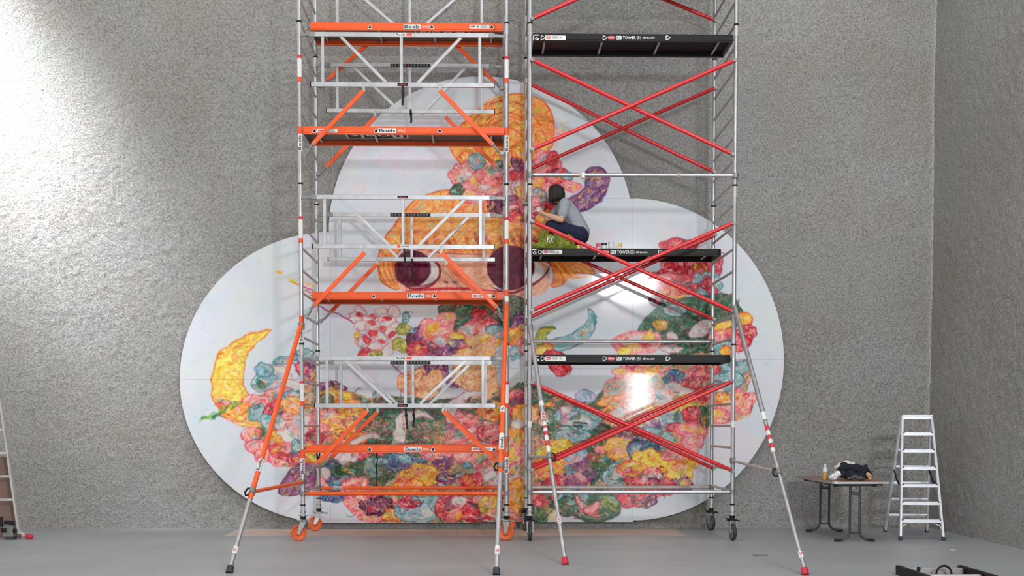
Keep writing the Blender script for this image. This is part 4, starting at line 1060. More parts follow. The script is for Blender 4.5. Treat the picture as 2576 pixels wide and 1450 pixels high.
# ------------------------------------------------------------------ decks
def grip_mark(par, c, s, rot, core):
    """rounded triangular cut-out: pale rim with a dark core"""
    mb, mb2 = MB(), MB()
    pts = []
    for (cx, cy, a0) in ((.32, -.28, -95), (.02, .34, 30), (-.30, -.28, 150)):
        for k in range(6):
            t = math.radians(a0 + k * 24)
            pts.append((cx + .2 * math.cos(t), cy + .2 * math.sin(t)))
    if rot: pts = [(y, -x) for x, y in pts]
    mb.add([c + EX * (x * s) + EZ * (y * s) for x, y in pts], [list(range(len(pts)))])
    mb2.add([c - EY * .0012 + EX * (x * s * .66) + EZ * (y * s * .66) for x, y in pts], [list(range(len(pts)))])
    o = mb.build('grip_mark', 'white_label', par); mb2.build('grip_core', core, o)

def deck(name, label, group, xl, xr, y0, ztop, beam, ply, depth=.62, hgt=.10):
    """a walk deck: two channel side beams, plywood, cross tubes, end bars with hooks over the rungs"""
    x0, x1 = xl + .035, xr - .035
    t = thing(name, ((x0 + x1) / 2, y0 + depth / 2, ztop - hgt), label, 'platform', group)
    bh = hgt
    for yb, s in ((y0, 1), (y0 + depth, -1)):
        sec = [(0, 0), (.042, 0), (.042, .012), (.012, .018), (.012, bh - .02), (.042, bh - .014), (.042, bh), (0, bh), (0, bh - .012), (-.004, bh - .016), (-.004, .016), (0, .012)]
        m = MB()
        n = len(sec)
        vs = [Vector((x, yb + s * u, ztop - bh + v)) for x in (x0, x1) for u, v in sec]
        m.add(vs, [[i, (i + 1) % n, n + (i + 1) % n, n + i] for i in range(n)] + [list(range(n))[::-1], list(range(n, 2 * n))])
        m.build('side_beam', beam, t)
    pl = MB().box((x0 + .01, y0 + .014, ztop - .030), (x1 - .01, y0 + depth - .014, ztop - .016)).build('deck_board', ply, t)
    L = x1 - x0
    for f in (.06, .35, .64, .94):
        MB().tube((x0 + L * f, y0 + .01, ztop - .05), (x0 + L * f, y0 + depth - .01, ztop - .05), .014, n=10).build('cross_tube', 'alu_matte', t)
    for x, s in ((x0, -1), (x1, 1)):
        e = MB().bar((x, y0 + .02, ztop - .055), (x, y0 + depth - .02, ztop - .055), .07, .012).build('end_bar', 'alu_dull', t)
        for y in (y0 + .07, y0 + depth - .07):
            pts = [(x, y, ztop - .06), (x + s * .012, y, ztop - .045), (x + s * .035, y, ztop - .035), (x + s * .054, y, ztop - .05), (x + s * .054, y, ztop - .075)]
            MB().path(pts, .008, 8).build('hook', 'alu_dull', e)
    return t, pl, (x0, x1, y0)

def px_quad(Y, xa, xb, ya, yb):
    a = at(xa, yb, Y); b = at(xb, ya, Y)
    return a, b.x - a.x, b.z - a.z

def orange_deck(label, y0, ytop, boels, tris, lab, under=None, hpx=19):
    ztop = at(1020, ytop, y0).z
    hgt = ztop - at(1020, ytop + hpx, y0).z
    t, pl, _ = deck('scaffold_deck', label, 'decks of the orange scaffold', XL1, XR1, y0, ztop, 'orange', 'ply', hgt=hgt)
    Y = y0 - .006; yc = ytop + hpx / 2 + .5
    o, w, h = px_quad(Y, boels[0], boels[1], yc - 6.2, yc + 6)
    o.y = Y
    st = quad(MB(), o, EX, EZ, w, h).build('sticker', 'white_label', t)
    lettering(MB(), 'Boels', o + EX * w * .06 + EZ * h * .17 - EY * .0012, EX, EZ, w * .88, h * .68).build('lettering', 'ink', st)
    o2, w2, h2 = px_quad(Y, boels[1] + 4, boels[1] + 18, yc - 2.6, yc + 2.6); o2.y = Y - .001
    lettering(MB(), 'RENTAL', o2, EX, EZ, w2, h2).build('lettering', 'white_ink', t)
    o3, w3, h3 = px_quad(Y, boels[1] + 20.5, boels[1] + 21.3, yc - 6, yc + 6); o3.y = Y - .001
    quad(MB(), o3, EX, EZ, w3, h3).build('lettering', 'white_ink', t)
    for px in tris:
        c = at(px, yc, Y); c.y = Y - .001
        grip_mark(t, c, .052, False, 'black')
    o, w, h = px_quad(Y, lab[0], lab[1], yc - 5, yc + 4.5); o.y = Y
    s3 = quad(MB(), o, EX, EZ, w, h).build('sticker', 'white_label', t)
    m = MB()
    quad(m, o + EX * w * .38 + EZ * h * .25 - EY * .001, EX, EZ, w * .08, h * .5)
    for i in range(3): quad(m, o + EX * w * .56 + EZ * h * (.22 + .22 * i) - EY * .001, EX, EZ, w * .3, h * .09)
    m.build('small_print', 'grey_ink', s3)['kind'] = 'stuff'
    quad(MB(), o + EX * w * .06 + EZ * h * .3 - EY * .001, EX, EZ, w * .25, h * .42, r=h * .2).build('logo', 'red_ink', s3)
    if under:
        x0 = at(under[0], ytop + hpx, y0).x; x1 = at(under[1], ytop + hpx, y0).x
        z = ztop - .0312; y_ = y0 + .16
        u = quad(MB(), (x0, y_, z), EX, EY, x1 - x0, .30).build('sticker', 'white_label', pl)
        quad(MB(), (x0 + .02, y_ + .02, z - .001), EX, EY, x1 - x0 - .04, .26).build('print', 'dark_ply', pl)
        lettering(MB(), 'Boels', (x1 - .06, y_ + .05, z - .002), -EX, EY, x1 - x0 - .12, .2).build('lettering', 'white_label', pl)
    return t
Y1 = YF + .02; Y2 = YF + .655
orange_deck('orange sided scaffold deck, topmost in the left tower near the upper frame edge', Y2, 57.5, (1015, 1058), (930.5, 1086, 1237), (1181, 1231), (1040, 1180))
orange_deck('orange sided scaffold deck level with the bun of the painted figure', Y1, 319, (951, 997), (791, 946, 1106), (797, 849), (862, 1022))
orange_deck('orange sided scaffold deck just below the dark painted eyes', Y2, 735, (1024, 1067), (940, 1093, 1242), (1187, 1236))
orange_deck('orange sided scaffold deck lowest in the left tower above the base tubes', Y1, 1121, (1017, 1061), (930, 1089, 1243), (1186, 1240))

def black_deck(label, y0, ytop, hpx, xs=0.0):
    ztop = at(1590, ytop, y0).z
    hgt = ztop - at(1590, ytop + hpx, y0).z
    t, pl, _ = deck('scaffold_deck', label, 'decks of the red braced scaffold', XL2, XR2, y0, ztop, 'black_beam', 'dark_ply', hgt=hgt)
    Y = y0 - .006; yc = ytop + hpx / 2 + .5
    k = YF / y0
    def X(px): return VPX + (px - VPX) * k
    for px in (1366, 1522, 1681):
        c = at(X(px), yc, Y); c.y = Y - .001
        grip_mark(t, c, .055, True, 'black_beam')
    def word(s, xa, xb, ya, yb, mat, par=t, name='lettering', lift=.0015):
        o, w, h = px_quad(Y, X(xa), X(xb), yc + ya, yc + yb); o.y = Y - lift
        return lettering(MB(), s, o, EX, EZ, w, h).build(name, mat, par)
    def plate(xa, xb, ya, yb, mat, r=0, par=t, name='sticker', lift=.0005):
        o, w, h = px_quad(Y, X(xa), X(xb), yc + ya, yc + yb); o.y = Y - lift
        return quad(MB(), o, EX, EZ, w, h, r=h * r).build(name, mat, par)
    s = plate(1372, 1423, -5.5, 5.5, 'white_label')
    plate(1374, 1386, -3.8, 3.2, 'red_ink', .45, s, 'logo', .0015)
    word('altrex', 1375.5, 1384.5, -2, 1.6, 'white_ink', s, lift=.0025)
    word('245', 1407, 1414, -2.5, 2.5, 'grey_ink', s)
    for i in range(3): plate(1389, 1403, -3.5 + i * 2.4, -2.6 + i * 2.4, 'grey_ink', 0, s, 'small_print', .0015)
    s = plate(1529, 1547, -4.6, 4.4, 'red_ink', .45)
    word('altrex', 1531, 1545, -2.8, 2.2, 'white_ink', s)
    s = plate(1550, 1564, -4.6, 4.4, 'white_ink', .2)
    word('RS', 1552, 1562, -3.2, 3.0, 'black_beam', s)
    word('TOWER', 1567, 1600, -4.0, 3.8, 'white_ink')
    s = plate(1602.5, 1609.5, -4, 4, 'white_ink', .25); plate(1603.3, 1608.7, -3.3, 3.3, 'black_beam', .25, s, 'print', .0012)
    word('5', 1604.6, 1607.6, -2.3, 2.3, 'white_ink', s, lift=.002)
    plate(1611.5, 1612.3, -4, 4, 'white_ink')
    word('altrex.com', 1617, 1647, -2.8, 3.0, 'white_ink')
    m = MB()
    for xa, xb, ya, yb in ((1341, 1355, -8, -5.4), (1341, 1344, -8, 6), (1346, 1349, -2, 6), (1346, 1355, -2, .4), (1352, 1355, -2, 4), (1346, 1355, 4, 6)):
        o, w, h = px_quad(Y, X(xa), X(xb), yc + ya, yc + yb); o.y = Y - .001
        quad(m, o, EX, EZ, w, h)
    m.build('logo', 'white_ink', t)
    return t
black_deck('black scaffold deck high in the right tower with its underside in view', Y1, 85.5, 18)
deck_mid = black_deck('black scaffold deck on which the crouching painter and green bag rest', Y2, 625.5, 17)
black_deck('black scaffold deck lowest in the right tower below the thin guard tube', Y1, 893, 19)
for yd, row, half in ((Y1, -78, 'front'), (Y2, -80, 'rear')):  # unseen top decks with toe boards, added to cast shadow on the wall
    tb = black_deck('unseen black scaffold deck and toe board added to shade the wall, topmost level of the right tower, ' + half + ' half', yd, row, 17)
    zt_ = at(1590, row, yd).z
    MB().box((XL2 + .06, yd + .03, zt_ + .002), (XR2 - .06, yd + .05, zt_ + .16)).build('shade_toe_board', 'ply', tb)
Z_DECK = at(1590, 625.5, Y2).z - .016

# ------------------------------------------------------------------ folding guardrail trusses
def truss(label, Y, rear, yt, yb, top, bot, vert, diag, brackets, braces, strap, mark, sdy=-.014):
    """top/bot: x range of the rails; vert: x of uprights; diag: x pairs (upper, lower); all photo pixels on plane Y"""
    A = lambda px, py: at(px, py, Y)
    xl, xr = XL1, XR1
    base = A((bot[0] + bot[1]) / 2, yb)
    t = thing('guardrail_truss', base, label, 'guardrail', 'folding guardrails of the orange scaffold')
    a, b = A(top[0], yt), A(top[1], yt); a.z = b.z = (a.z + b.z) / 2
    rail = MB().bar(a, b, .052, .026).build('top_rail', 'alu', t)
    for p, x, s in ((a, xl, -1), (b, xr, 1)):
        e = Vector((x - s * .02, p.y + .015, p.z - .006))
        MB().bar(p - EX * s * .05, p + EX * s * .02, .056, .03).bar(p, e, .036, .022).build('rail_end', 'alu_dull', rail)
        for d in (.01, .03):
            MB().tube(p - EX * s * (.02 + d) - EY * .014, p - EX * s * (.02 + d) - EY * .0155, .004, n=8).build('rivet', 'alu_dull', rail)
    c, d = A(bot[0], yb), A(bot[1], yb); c.z = d.z = (c.z + d.z) / 2
    lo = MB().bar(c, d, .052, .026).build('bottom_rail', 'alu', t)
    for p, s in ((c, -1), (d, 1)): MB().bar(p, p + EX * s * .012, .056, .03).build('end_cap', 'black', lo)
    up, dn = a.z - .024, c.z + .024
    for px in vert:
        x = A(px, (yt + yb) / 2).x
        MB().bar((x, Y, dn), (x, Y, up), .036, .02, EX).build('upright', 'alu', t)
    for x0, x1 in diag:
        p, q = A(x0, yt), A(x1, yb)
        MB().bar((p.x, Y + .004, up), (q.x, Y + .004, dn), .036, .016, EX).build('diagonal', 'alu', t)
    for (bx, by), (ex, ey), (hx, hy) in zip(brackets, [q[0] for q in braces], [q[1] for q in braces]):
        p = A(bx, yb); s = A(bx, by); e = A(ex, ey); h = A(hx, hy)
        p.y -= .012; s.y += sdy; e.y += sdy
        br = MB().bar(p + EZ * .02, Vector((p.x, p.y, s.z - .01)), .03, .008, EX).tube(Vector((p.x, p.y - .008, s.z + .005)), Vector((p.x, p.y + .012, s.z + .005)), .02, n=12)
        br.build('bracket', 'steel', t)
        z = MB().bar(s, e, .048, .024, EX).build('stay', 'orange', t)
        dirv = (e - s).normalized()
        pts = [e - dirv * .04, e + dirv * .03, e.lerp(h, .45) - EZ * .015, h]
        MB().path(pts, [.017, .015, .014, .018], 10).tube(h - EY * .025, h + EY * .025, .026, n=12).build('stay_claw', 'alu_dull', z)
    m = MB(); sx, sy, hang, kink = strap
    p = A(sx, sy); L = (A(sx, sy).z - A(sx, sy + hang).z)
    pts = [p + Vector((0, -.016, 0)), p + Vector((.004, -.018, -L * .35)), p + Vector((.008, -.02, -L * .6)), p + Vector((.010 + kink, -.018, -L * .82)), p + Vector((.004 + kink * .4, -.016, -L))]
    for i in range(4): m.bar(pts[i], pts[i + 1], .026, .006, EX)
    m.bar(pts[1] - EZ * .015, pts[1] + EZ * .015, .036, .014, EX)
    m.build('strap', 'strap', t)
    if mark == 'black':
        st = quad(MB(), A(982, yt + 4.2) - EY * .0145, EX, EZ, A(1083, yt).x - A(982, yt).x, .041).build('sticker', 'black', rail)
        mm, m2 = MB(), MB()
        for i in range(12):
            q = A(985 + i * 8, yt + 2.5) - EY * .0155
            (m2 if i == 5 else mm).add([q, q + EX * .022, q + EX * .022 + EZ * .024, q + EZ * .024], [[0, 1, 2, 3]])
        mm.build('small_print', 'grey_ink', rail)['kind'] = 'stuff'; m2.build('logo', 'red_ink', rail)
    elif mark:
        q = A(mark, yt + 4) - EY * .0145
        quad(MB(), q, EX, EZ, .21, .04).build('sticker', 'white_label', rail)
        lettering(MB(), 'Boels', q + Vector((.01, -.001, .007)), EX, EZ, .11, .026).build('lettering', 'ink', rail)
        quad(MB(), q + Vector((.135, -.001, .004)), EX, EZ, .065, .032).build('logo', 'orange_ink', rail)
        q = A(1000, yb + 3.5) - EY * .0145
        quad(MB(), q, EX, EZ, .125, .036).build('sticker', 'black', lo)
        lettering(MB(), 'altrex', q + Vector((.02, -.001, .01)), EX, EZ, .085, .018).build('lettering', 'red_ink', lo)
    else:
        q = A(1000, yt + 3) - EY * .0145
        quad(MB(), q, EX, EZ, .125, .03).build('sticker', 'black', rail)
        lettering(MB(), 'altrex', q + Vector((.02, -.001, .008)), EX, EZ, .085, .015).build('lettering', 'red_ink', rail)
        q = A(1030, yb - 4) - EY * .0145     # the lower rail hangs upside down
        quad(MB(), q, -EX, -EZ, .15, .038).build('sticker', 'white_label', lo)
        lettering(MB(), 'Boels', q + Vector((-.01, -.001, -.008)), -EX, -EZ, .085, .022).build('lettering', 'ink', lo)
        quad(MB(), q + Vector((-.105, -.001, -.003)), -EX, -EZ, .04, .03).build('logo', 'orange_ink', lo)
    return t
YTF, YTR = YF - .045, YB - .045
truss('aluminium guardrail truss nearest the top, on the front side of the orange scaffold', YTF, 0, 88, 214, (782, 1240), (783, 1242), (812, 1010, 1207), ((857, 972), (1160, 1051)), ((915, 229), (1107, 229)),
      (((787, 364), (768, 390)), ((1241, 366), (1262, 386))), (1013, 218, 48, -.012), 994)
truss('aluminium guardrail truss with black sticker crossing the bare wall, rear side of the orange scaffold', YTR, 1, 165, 280, (822, 1240), (823, 1243), (849, 1031, 1212), ((890, 1001), (1170, 1072)), ((944, 296), (1121, 296)),
      (((820, 422), (800, 438)), ((1250, 420), (1266, 434))), (1033, 276, 34, 0), 'black')
truss('aluminium guardrail truss crossing the orange hair, front side of the orange scaffold', YTF, 0, 497, 621, (786, 1242), (788, 1242), (817, 1014, 1209), ((858, 978), (1168, 1055)), ((918, 636), (1111, 637)),
      (((788, 772), (770, 797)), ((1250, 774), (1266, 798))), (1017, 626, 46, 0), None)
truss('aluminium guardrail truss with black sticker whose lower rail crosses the dark painted eyes, rear side', YTR, 1, 541, 653, (828, 1243), (827, 1245), (855, 1036, 1217), ((893, 1001), (1178, 1078)), ((949, 665), (1124, 666)),
      (((830, 788), (806, 808)), ((1250, 788), (1266, 804))), (1036, 652, 50, .008), 'black')
truss('aluminium guardrail truss lowest on the front side of the orange scaffold', YTF, 0, 902, 1021, (792, 1245), (793, 1246), (823, 1020, 1215), ((868, 985), (1172, 1057)), ((924, 1035), (1115, 1036)),
      (((795, 1170), (774, 1192)), ((1254, 1166), (1266, 1182))), (1021, 1026, 55, .008), 994)
truss('aluminium guardrail truss with black sticker lowest on the rear side of the orange scaffold', YTR, 1, 913, 1023, (832, 1246), (828, 1247), (858, 1039, 1222), ((893, 1001), (1180, 1080)), ((950, 1037), (1122, 1037)),
      (((830, 1156), (806, 1176)), ((1250, 1160), (1266, 1176))), (1040, 1028, 48, -.01), 'black')
truss('aluminium guardrail truss rising out of the top edge behind the uppermost orange deck', YTR, 1, -34, 84, (815, 1238), (815, 1240), (849, 1031, 1212), ((885, 1012), (1175, 1050)), ((936, 98), (1133, 98)),
      (((822, 200), (803, 216)), ((1246, 206), (1262, 222))), (1033, 84, 24, 0), None, .035)

# ------------------------------------------------------------------ stabiliser legs
def stabiliser(label, top, knee, foot, xp, zstr, knee2, upper, cap, word, oy=0.0):
    """top: pixel on the front post; knee: where the upper tube ends; foot: pixel on the floor; zstr: height of the strut on the post"""
    f = atz(foot[0], foot[1] - 6, .03)
    a = Vector((xp, YF - .06, zf(top[1])))
    d = (f - a).normalized()
    def on(py):                    # point of the leg at photo row py
        lo, hi = 0.0, 1.0
        for _ in range(40):
            m = (lo + hi) / 2; p = a.lerp(f, m); v = p - EYE
            if PY0 - FPX * v.dot(CU) / v.dot(CF) < py: lo = m
            else: hi = m
        return a.lerp(f, (lo + hi) / 2)
    k = on(knee)
    t = thing('stabiliser_leg', (f.x, f.y, 0), label, 'scaffold leg', 'stabiliser legs of the scaffolds')
    ut = MB().tube(a, k, .026, n=16).build('upper_tube', upper, t)
    lt = MB().tube(k - d * .08, f - d * .02, .0235 if upper == 'orange' else .0215, n=16).build('lower_tube', 'alu', t)
    MB().tube(f - d * .05, f + Vector((0, 0, -.028)) , .033, .036, n=16).build('foot_cap', cap, t)
    MB().tube(a - EZ * .04 + EY * .06, a + EZ * .04 + EY * .06, .038, n=14).bar(a + EY * .06, a, .05, .03).build('top_clamp', 'alu_dull', t)
    q = on(knee2); s = Vector((xp, YF, zstr))
    st = MB().tube(s, q, .0205 if upper == 'orange' else .017, n=12).build('strut', upper if upper == 'orange' else 'alu_matte', t)
    MB().tube(s - EZ * .035, s + EZ * .035, .034, n=12).build('strut_clip', 'alu_dull', st)
    cl = MB().tube(q - d * .035, q + d * .035, .034, n=14)
    cl.build('knee_clamp', 'alu_dull', t)
    side = Vector((-1 if f.x < xp else 1, -.3, 0)).normalized()
    MB().path([q + side * .02 - d * .05, q + side * .055 - d * .05, q + side * .07, q + side * .055 + d * .05, q + side * .02 + d * .05], .011, 8).build('clamp_handle', 'black', t)
    # wrapped stickers
    nrm = Vector((0, -1, 0)); side = d.cross(nrm).normalized(); nrm = side.cross(d).normalized()
    if nrm.y > 0: nrm = -nrm
    def band(y0, y1, r, mat):
        p, q2 = on(y0), on(y1); n = 8; vs = []
        for c in (p, q2):
            for i in range(n + 1):
                th = math.pi * (i / n - .5)
                vs.append(c + (nrm * math.cos(th) + side * math.sin(th)) * (r + .0012))
        return MB().add(vs, [[i, i + 1, n + 2 + i, n + 1 + i] for i in range(n)], True).build('sticker', mat, lt if y0 > knee else ut)
    def upright(s_, y0, y1, r, mat, hh=.032):
        p, q2 = on(y0), on(y1); L = (q2 - p).length
        e = -d; u = side if side.x < 0 else -side
        lettering(MB(), s_, q2 + nrm * (r + .003) - u * hh / 2, e, u, L, hh).build('lettering', mat, lt if y0 > knee else ut)
    word(band, upright)
    return t
def wA(band, up):
    band(1158, 1190, .026, 'white_label'); up('Boels', 1160, 1189, .026, 'ink'); band(1378, 1396, .0235, 'white_label'); up('O', 1384, 1391, .0235, 'red_ink', .03)
def wB(band, up):
    band(1094, 1134, .026, 'white_label'); up('Boels', 1105, 1132, .026, 'ink'); band(1026, 1040, .026, 'white_label'); up('5', 1030, 1038, .026, 'ink', .03); band(1376, 1398, .0235, 'white_label'); up('S', 1385, 1394, .0235, 'red_ink', .03)
def wC(band, up):
    band(1012, 1024, .026, 'white_label'); band(1064, 1074, .0215, 'white_label'); band(1074, 1098, .0215, 'red_ink'); band(1080, 1088, .0225, 'white_label'); band(1098, 1124, .0215, 'white_label'); band(1112, 1124, .0225, 'red_ink'); band(1124, 1140, .0215, 'white_label'); band(1304, 1320, .0215, 'white_label'); up('OP', 1306, 1318, .0225, 'red_ink', .03)
    band(1040, 1060, .026, 'white_label'); up('80', 1042, 1058, .026, 'red_ink', .03)
def wD(band, up):
    band(1040, 1060, .026, 'white_label'); band(1074, 1086, .0215, 'red_ink'); band(1086, 1098, .0215, 'white_label'); band(1098, 1108, .0215, 'red_ink'); band(1108, 1118, .0215, 'white_label'); band(1118, 1130, .0215, 'red_ink'); band(1130, 1140, .0215, 'white_label'); band(1390, 1406, .0215, 'white_label'); up('5', 1393, 1402, .0225, 'red_ink', .03)
stabiliser('orange and silver stabiliser leg splayed out to the left of the orange scaffold', (757, 822), 1257, (577, 1441), XL1, zf(1213), 1238, 'orange', 'rubber', wA)
stabiliser('orange and silver stabiliser leg standing nearly upright between the two scaffolds', (1275, 768), 1192, (1249, 1446), XR1, zf(1105), 1175, 'orange', 'rubber', wB)
stabiliser('silver stabiliser leg with red foot in front of the right scaffold, slanting inwards', (1334, 826), 1040, (1422, 1420), XL2, zf(1150), 1150, 'alu', 'redcap', wC)
stabiliser('silver stabiliser leg with red foot splayed out to the right towards the table', (1846, 775), 1050, (2026, 1446), XR2, zf(1160), 1190, 'alu', 'redcap', wD)

# black cable hanging from the lowest orange deck
c0 = at(947, 1140, Y1 + .25); c1 = at(948, 1224, Y1 + .25)
tag(MB().path([c0 + Vector((.0, 0, 0)), c0 + Vector((.012, 0, -.08)), c0 + Vector((-.004, 0, -.18)), c0 + Vector((.006, 0, -.30)), Vector((c0.x + .004, c0.y, c1.z))], .0075, 8).build('cable', 'strap'),
    'black cable end dangling below the lowest orange deck', 'cable')
m = MB().path([at(797, 1141, Y1 + .2), at(799, 1156, Y1 + .2), at(803, 1168, Y1 + .2)], .009, 8).path([at(804, 1141, Y1 + .2), at(801, 1158, Y1 + .2), at(803, 1169, Y1 + .2)], .009, 8)
tag(m.build('strap_loop', 'strap'), 'short black strap looped under the left end of the lowest orange deck', 'strap')
# ------------------------------------------------------------------ the painter, her bag and pots on the middle black deck
M['skin'] = material('skin', (214, 164, 138), 0.5, 0, .06, 30)
M['hair'] = material('dark_brown_hair', (30, 20, 20), 0.36, 0, .35, 120, .5, 260)
M['tee'] = material('heather_grey_jersey', (158, 164, 174), 0.9, 0, .07, 60, .15, 90)
M['jeans'] = material('dark_blue_denim', (24, 31, 60), 0.85, 0, .22, 70, .15, 160)
M['shoe'] = material('dark_canvas_shoe', (50, 50, 56), 0.8)
M['lip'] = material('lips', (176, 92, 88), 0.5)
M['eye'] = material('dark_iris', (28, 20, 18), 0.25)
M['eyewhite'] = material('eye_white', (226, 222, 216), 0.3)
M['brush_wood'] = material('pale_wood', (206, 178, 136), 0.5)
YP = YF + 1.075
p0 = at(1400, 625, YP)
PB0 = Vector((p0.x, YP, Z_DECK))
SC = (at(1500, 560, YP).x - at(1400, 560, YP).x) / 100.0       # metres per photo pixel at her distance
def pp(px, py, dy=0.0):          # photo pixel -> world, dy metres nearer (-) or farther (+) than her middle
    q = at(px, py, YP); return Vector((q.x, YP + dy, q.z))
person = thing('person', (PB0.x + .15, YP, Z_DECK), 'dark haired person in grey t-shirt and jeans crouching on the black deck to paint', 'person')
hipL, hipR = pp(1458, 594, -.09), pp(1458, 594, .09)
kneeL, kneeR = pp(1383, 572, -.13), pp(1386, 568, .12)
ankL, ankR = pp(1416, 614, -.11), pp(1418, 614, .10)
chest, waist, neck, headc = pp(1424, 530), pp(1447, 565), pp(1411, 507), pp(1398, 489, .015)
shL, shR = pp(1419, 518, -.155), pp(1411, 516, .15)
elL, elR = pp(1409, 561, -.215), pp(1384, 556, .17)
wrL, wrR = pp(1369, 545, -.17), pp(1372, 538, .13)
haL, haR = pp(1355, 535, -.135), pp(1364, 530, .10)
# body: one continuous skin
b = MB()
b.limb([pp(1458, 592), waist, pp(1434, 545), chest, pp(1416, 513)], [.105, .10, .105, .11, .06])
b.limb([neck + Vector((.015, 0, -.02)), headc + Vector((.02, 0, -.05))], [.047, .045])
b.ball(headc + Vector((0, 0, .012)), (.088, .075, .105))
fd = Vector((-.95, .28, -.12)).normalized()                     # where she looks: to the painting, left and away
b.ball(headc + fd * .03 + Vector((0, 0, -.045)), (.062, .058, .062))    # jaw
b.ball(headc + fd * .098 + Vector((0, 0, -.012)), (.014, .011, .016)); b.ball(headc + fd * .106 + Vector((0, 0, -.022)), (.012, .012, .010))  # nose
b.ball(headc + fd * .084 + Vector((0, 0, -.085)), (.016, .018, .013))   # chin
side = Vector((0, 0, 1)).cross(fd).normalized()
for s in (-1, 1): b.ball(headc + side * (s * .076) + Vector((.01, 0, -.015)), (.016, .012, .03))
for sh, el, wr, ha in ((shL, elL, wrL, haL), (shR, elR, wrR, haR)):
    b.limb([chest.lerp(sh, .6), sh, sh.lerp(el, .5), el], [.06, .056, .045, .038])
    b.limb([el, el.lerp(wr, .35), wr], [.038, .040, .025])
for hp, kn, an in ((hipL, kneeL, ankL), (hipR, kneeR, ankR)):
    b.limb([pp(1458, 592), hp, hp.lerp(kn, .5), kn], [.1, .095, .078, .056])
    b.limb([kn, kn.lerp(an, .35) + Vector((.015, 0, 0)), an], [.052, .054, .034])
    b.limb([an, an + Vector((-.06, 0, -.025)), an + Vector((-.15, 0, -.035))], [.034, .03, .024])
def hand(m, wr, ha, up, thumb, curl, spread=.017):
    d = (ha - wr).normalized(); n = d.cross(up).normalized(); u = n.cross(d).normalized()
    pal = wr + d * .045
    m.limb([wr, wr + d * .03], [.023, .022])
    for k in (-1.5, -.5, .5, 1.5): m.limb([wr + d * .02 + n * k * .008, wr + d * .078 + n * k * spread], [.014, .0115])
    for k, L in ((-1.5, .055), (-.5, .068), (.5, .072), (1.5, .064)):
        a = wr + d * .08 + n * k * spread
        c1 = a + (d * math.cos(curl * .6) - u * math.sin(curl * .6)) * L * .5
        c2 = c1 + (d * math.cos(curl * 1.4) - u * math.sin(curl * 1.4)) * L * .32
        c3 = c2 + (d * math.cos(curl * 2.0) - u * math.sin(curl * 2.0)) * L * .25
        m.limb([a, c1, c2, c3], [.0095, .0088, .0078, .007])
    t0 = wr + d * .032 + n * thumb * .026
    m.limb([wr + d * .02 + n * thumb * .014, t0, t0 + (d * .6 + n * thumb * .5 - u * .4).normalized() * .034, t0 + (d * .85 + n * thumb * .1 - u * .5).normalized() * .062], [.014, .0125, .0105, .0085])
hand(b, wrL, haL, Vector((-.35, -.15, .9)), 1, .75)
hand(b, wrR, haR, Vector((-.6, -.5, .6)), -1, .95, .015)
body = remeshed('body', b, .0068, .5, 'skin', person, 5)
for s in (-1, 1):
    e = MB().ball(headc + fd * .078 + side * s * .032 + Vector((0, 0, .008)), (.011, .011, .009)); o = e.build('eye', 'eyewhite', person)
    MB().ball(headc + fd * .087 + side * s * .032 + Vector((0, 0, .008)), (.005, .005, .005)).build('iris', 'eye', o)
    MB().path([headc + fd * .085 + side * s * .016 + Vector((0, 0, .026)), headc + fd * .084 + side * s * .034 + Vector((0, 0, .031)), headc + fd * .074 + side * s * .052 + Vector((0, 0, .026))], .004, 6).build('eyebrow', 'hair', person)
MB().ball(headc + fd * .092 + Vector((0, 0, -.055)), (.01, .022, .007)).build('lips', 'lip', person)
# bob of hair: cap, locks down to the shoulder, strands in front of the cheek
h = MB()
back = -fd
h.ball(headc + Vector((.010, -.005, .022)), (.106, .092, .106))
h.ball(headc + Vector((.045, -.01, -.005)), (.075, .085, .085))
hr = random.Random(5)
for i in range(46):
    t = math.radians(-116 + i * 232 / 45.0)
    o = (back * math.cos(t) + side * math.sin(t))
    front = max(0.0, -math.cos(t)) * .6 + abs(math.sin(t)) * .4
    rr = .100 + hr.uniform(-.004, .005)
    top = headc + o * rr * .80 + Vector((0, 0, .062)); mid = headc + o * rr + Vector((0, 0, -.02))
    low = headc + o * (rr + .002) + Vector((-.008, 0, -.06 - .03 * front)); end = headc + o * (rr - .012) + Vector((-.022 * front, 0, -.088 - .055 * front + hr.uniform(-.014, .014)))
    h.limb([top, mid, low, end], [.026, .022, .017, .005])
for k in range(2):
    h.limb([headc + fd * .01 + Vector((0, -.085, .03)), headc + fd * (.025 + .014 * k) + Vector((0, -.082 + .006 * k, -.06)), headc + fd * (.035 + .022 * k) + Vector((0, -.066 + .01 * k, -.125 - .02 * k))], [.024, .016, .004])
h.limb([headc + fd * .055 + Vector((0, -.05, .085)), headc + fd * .085 + Vector((0, -.045, .04))], [.03, .018])
hair_o = remeshed('hair', h, .0058, .4, 'hair', person, 3, .004, 60)
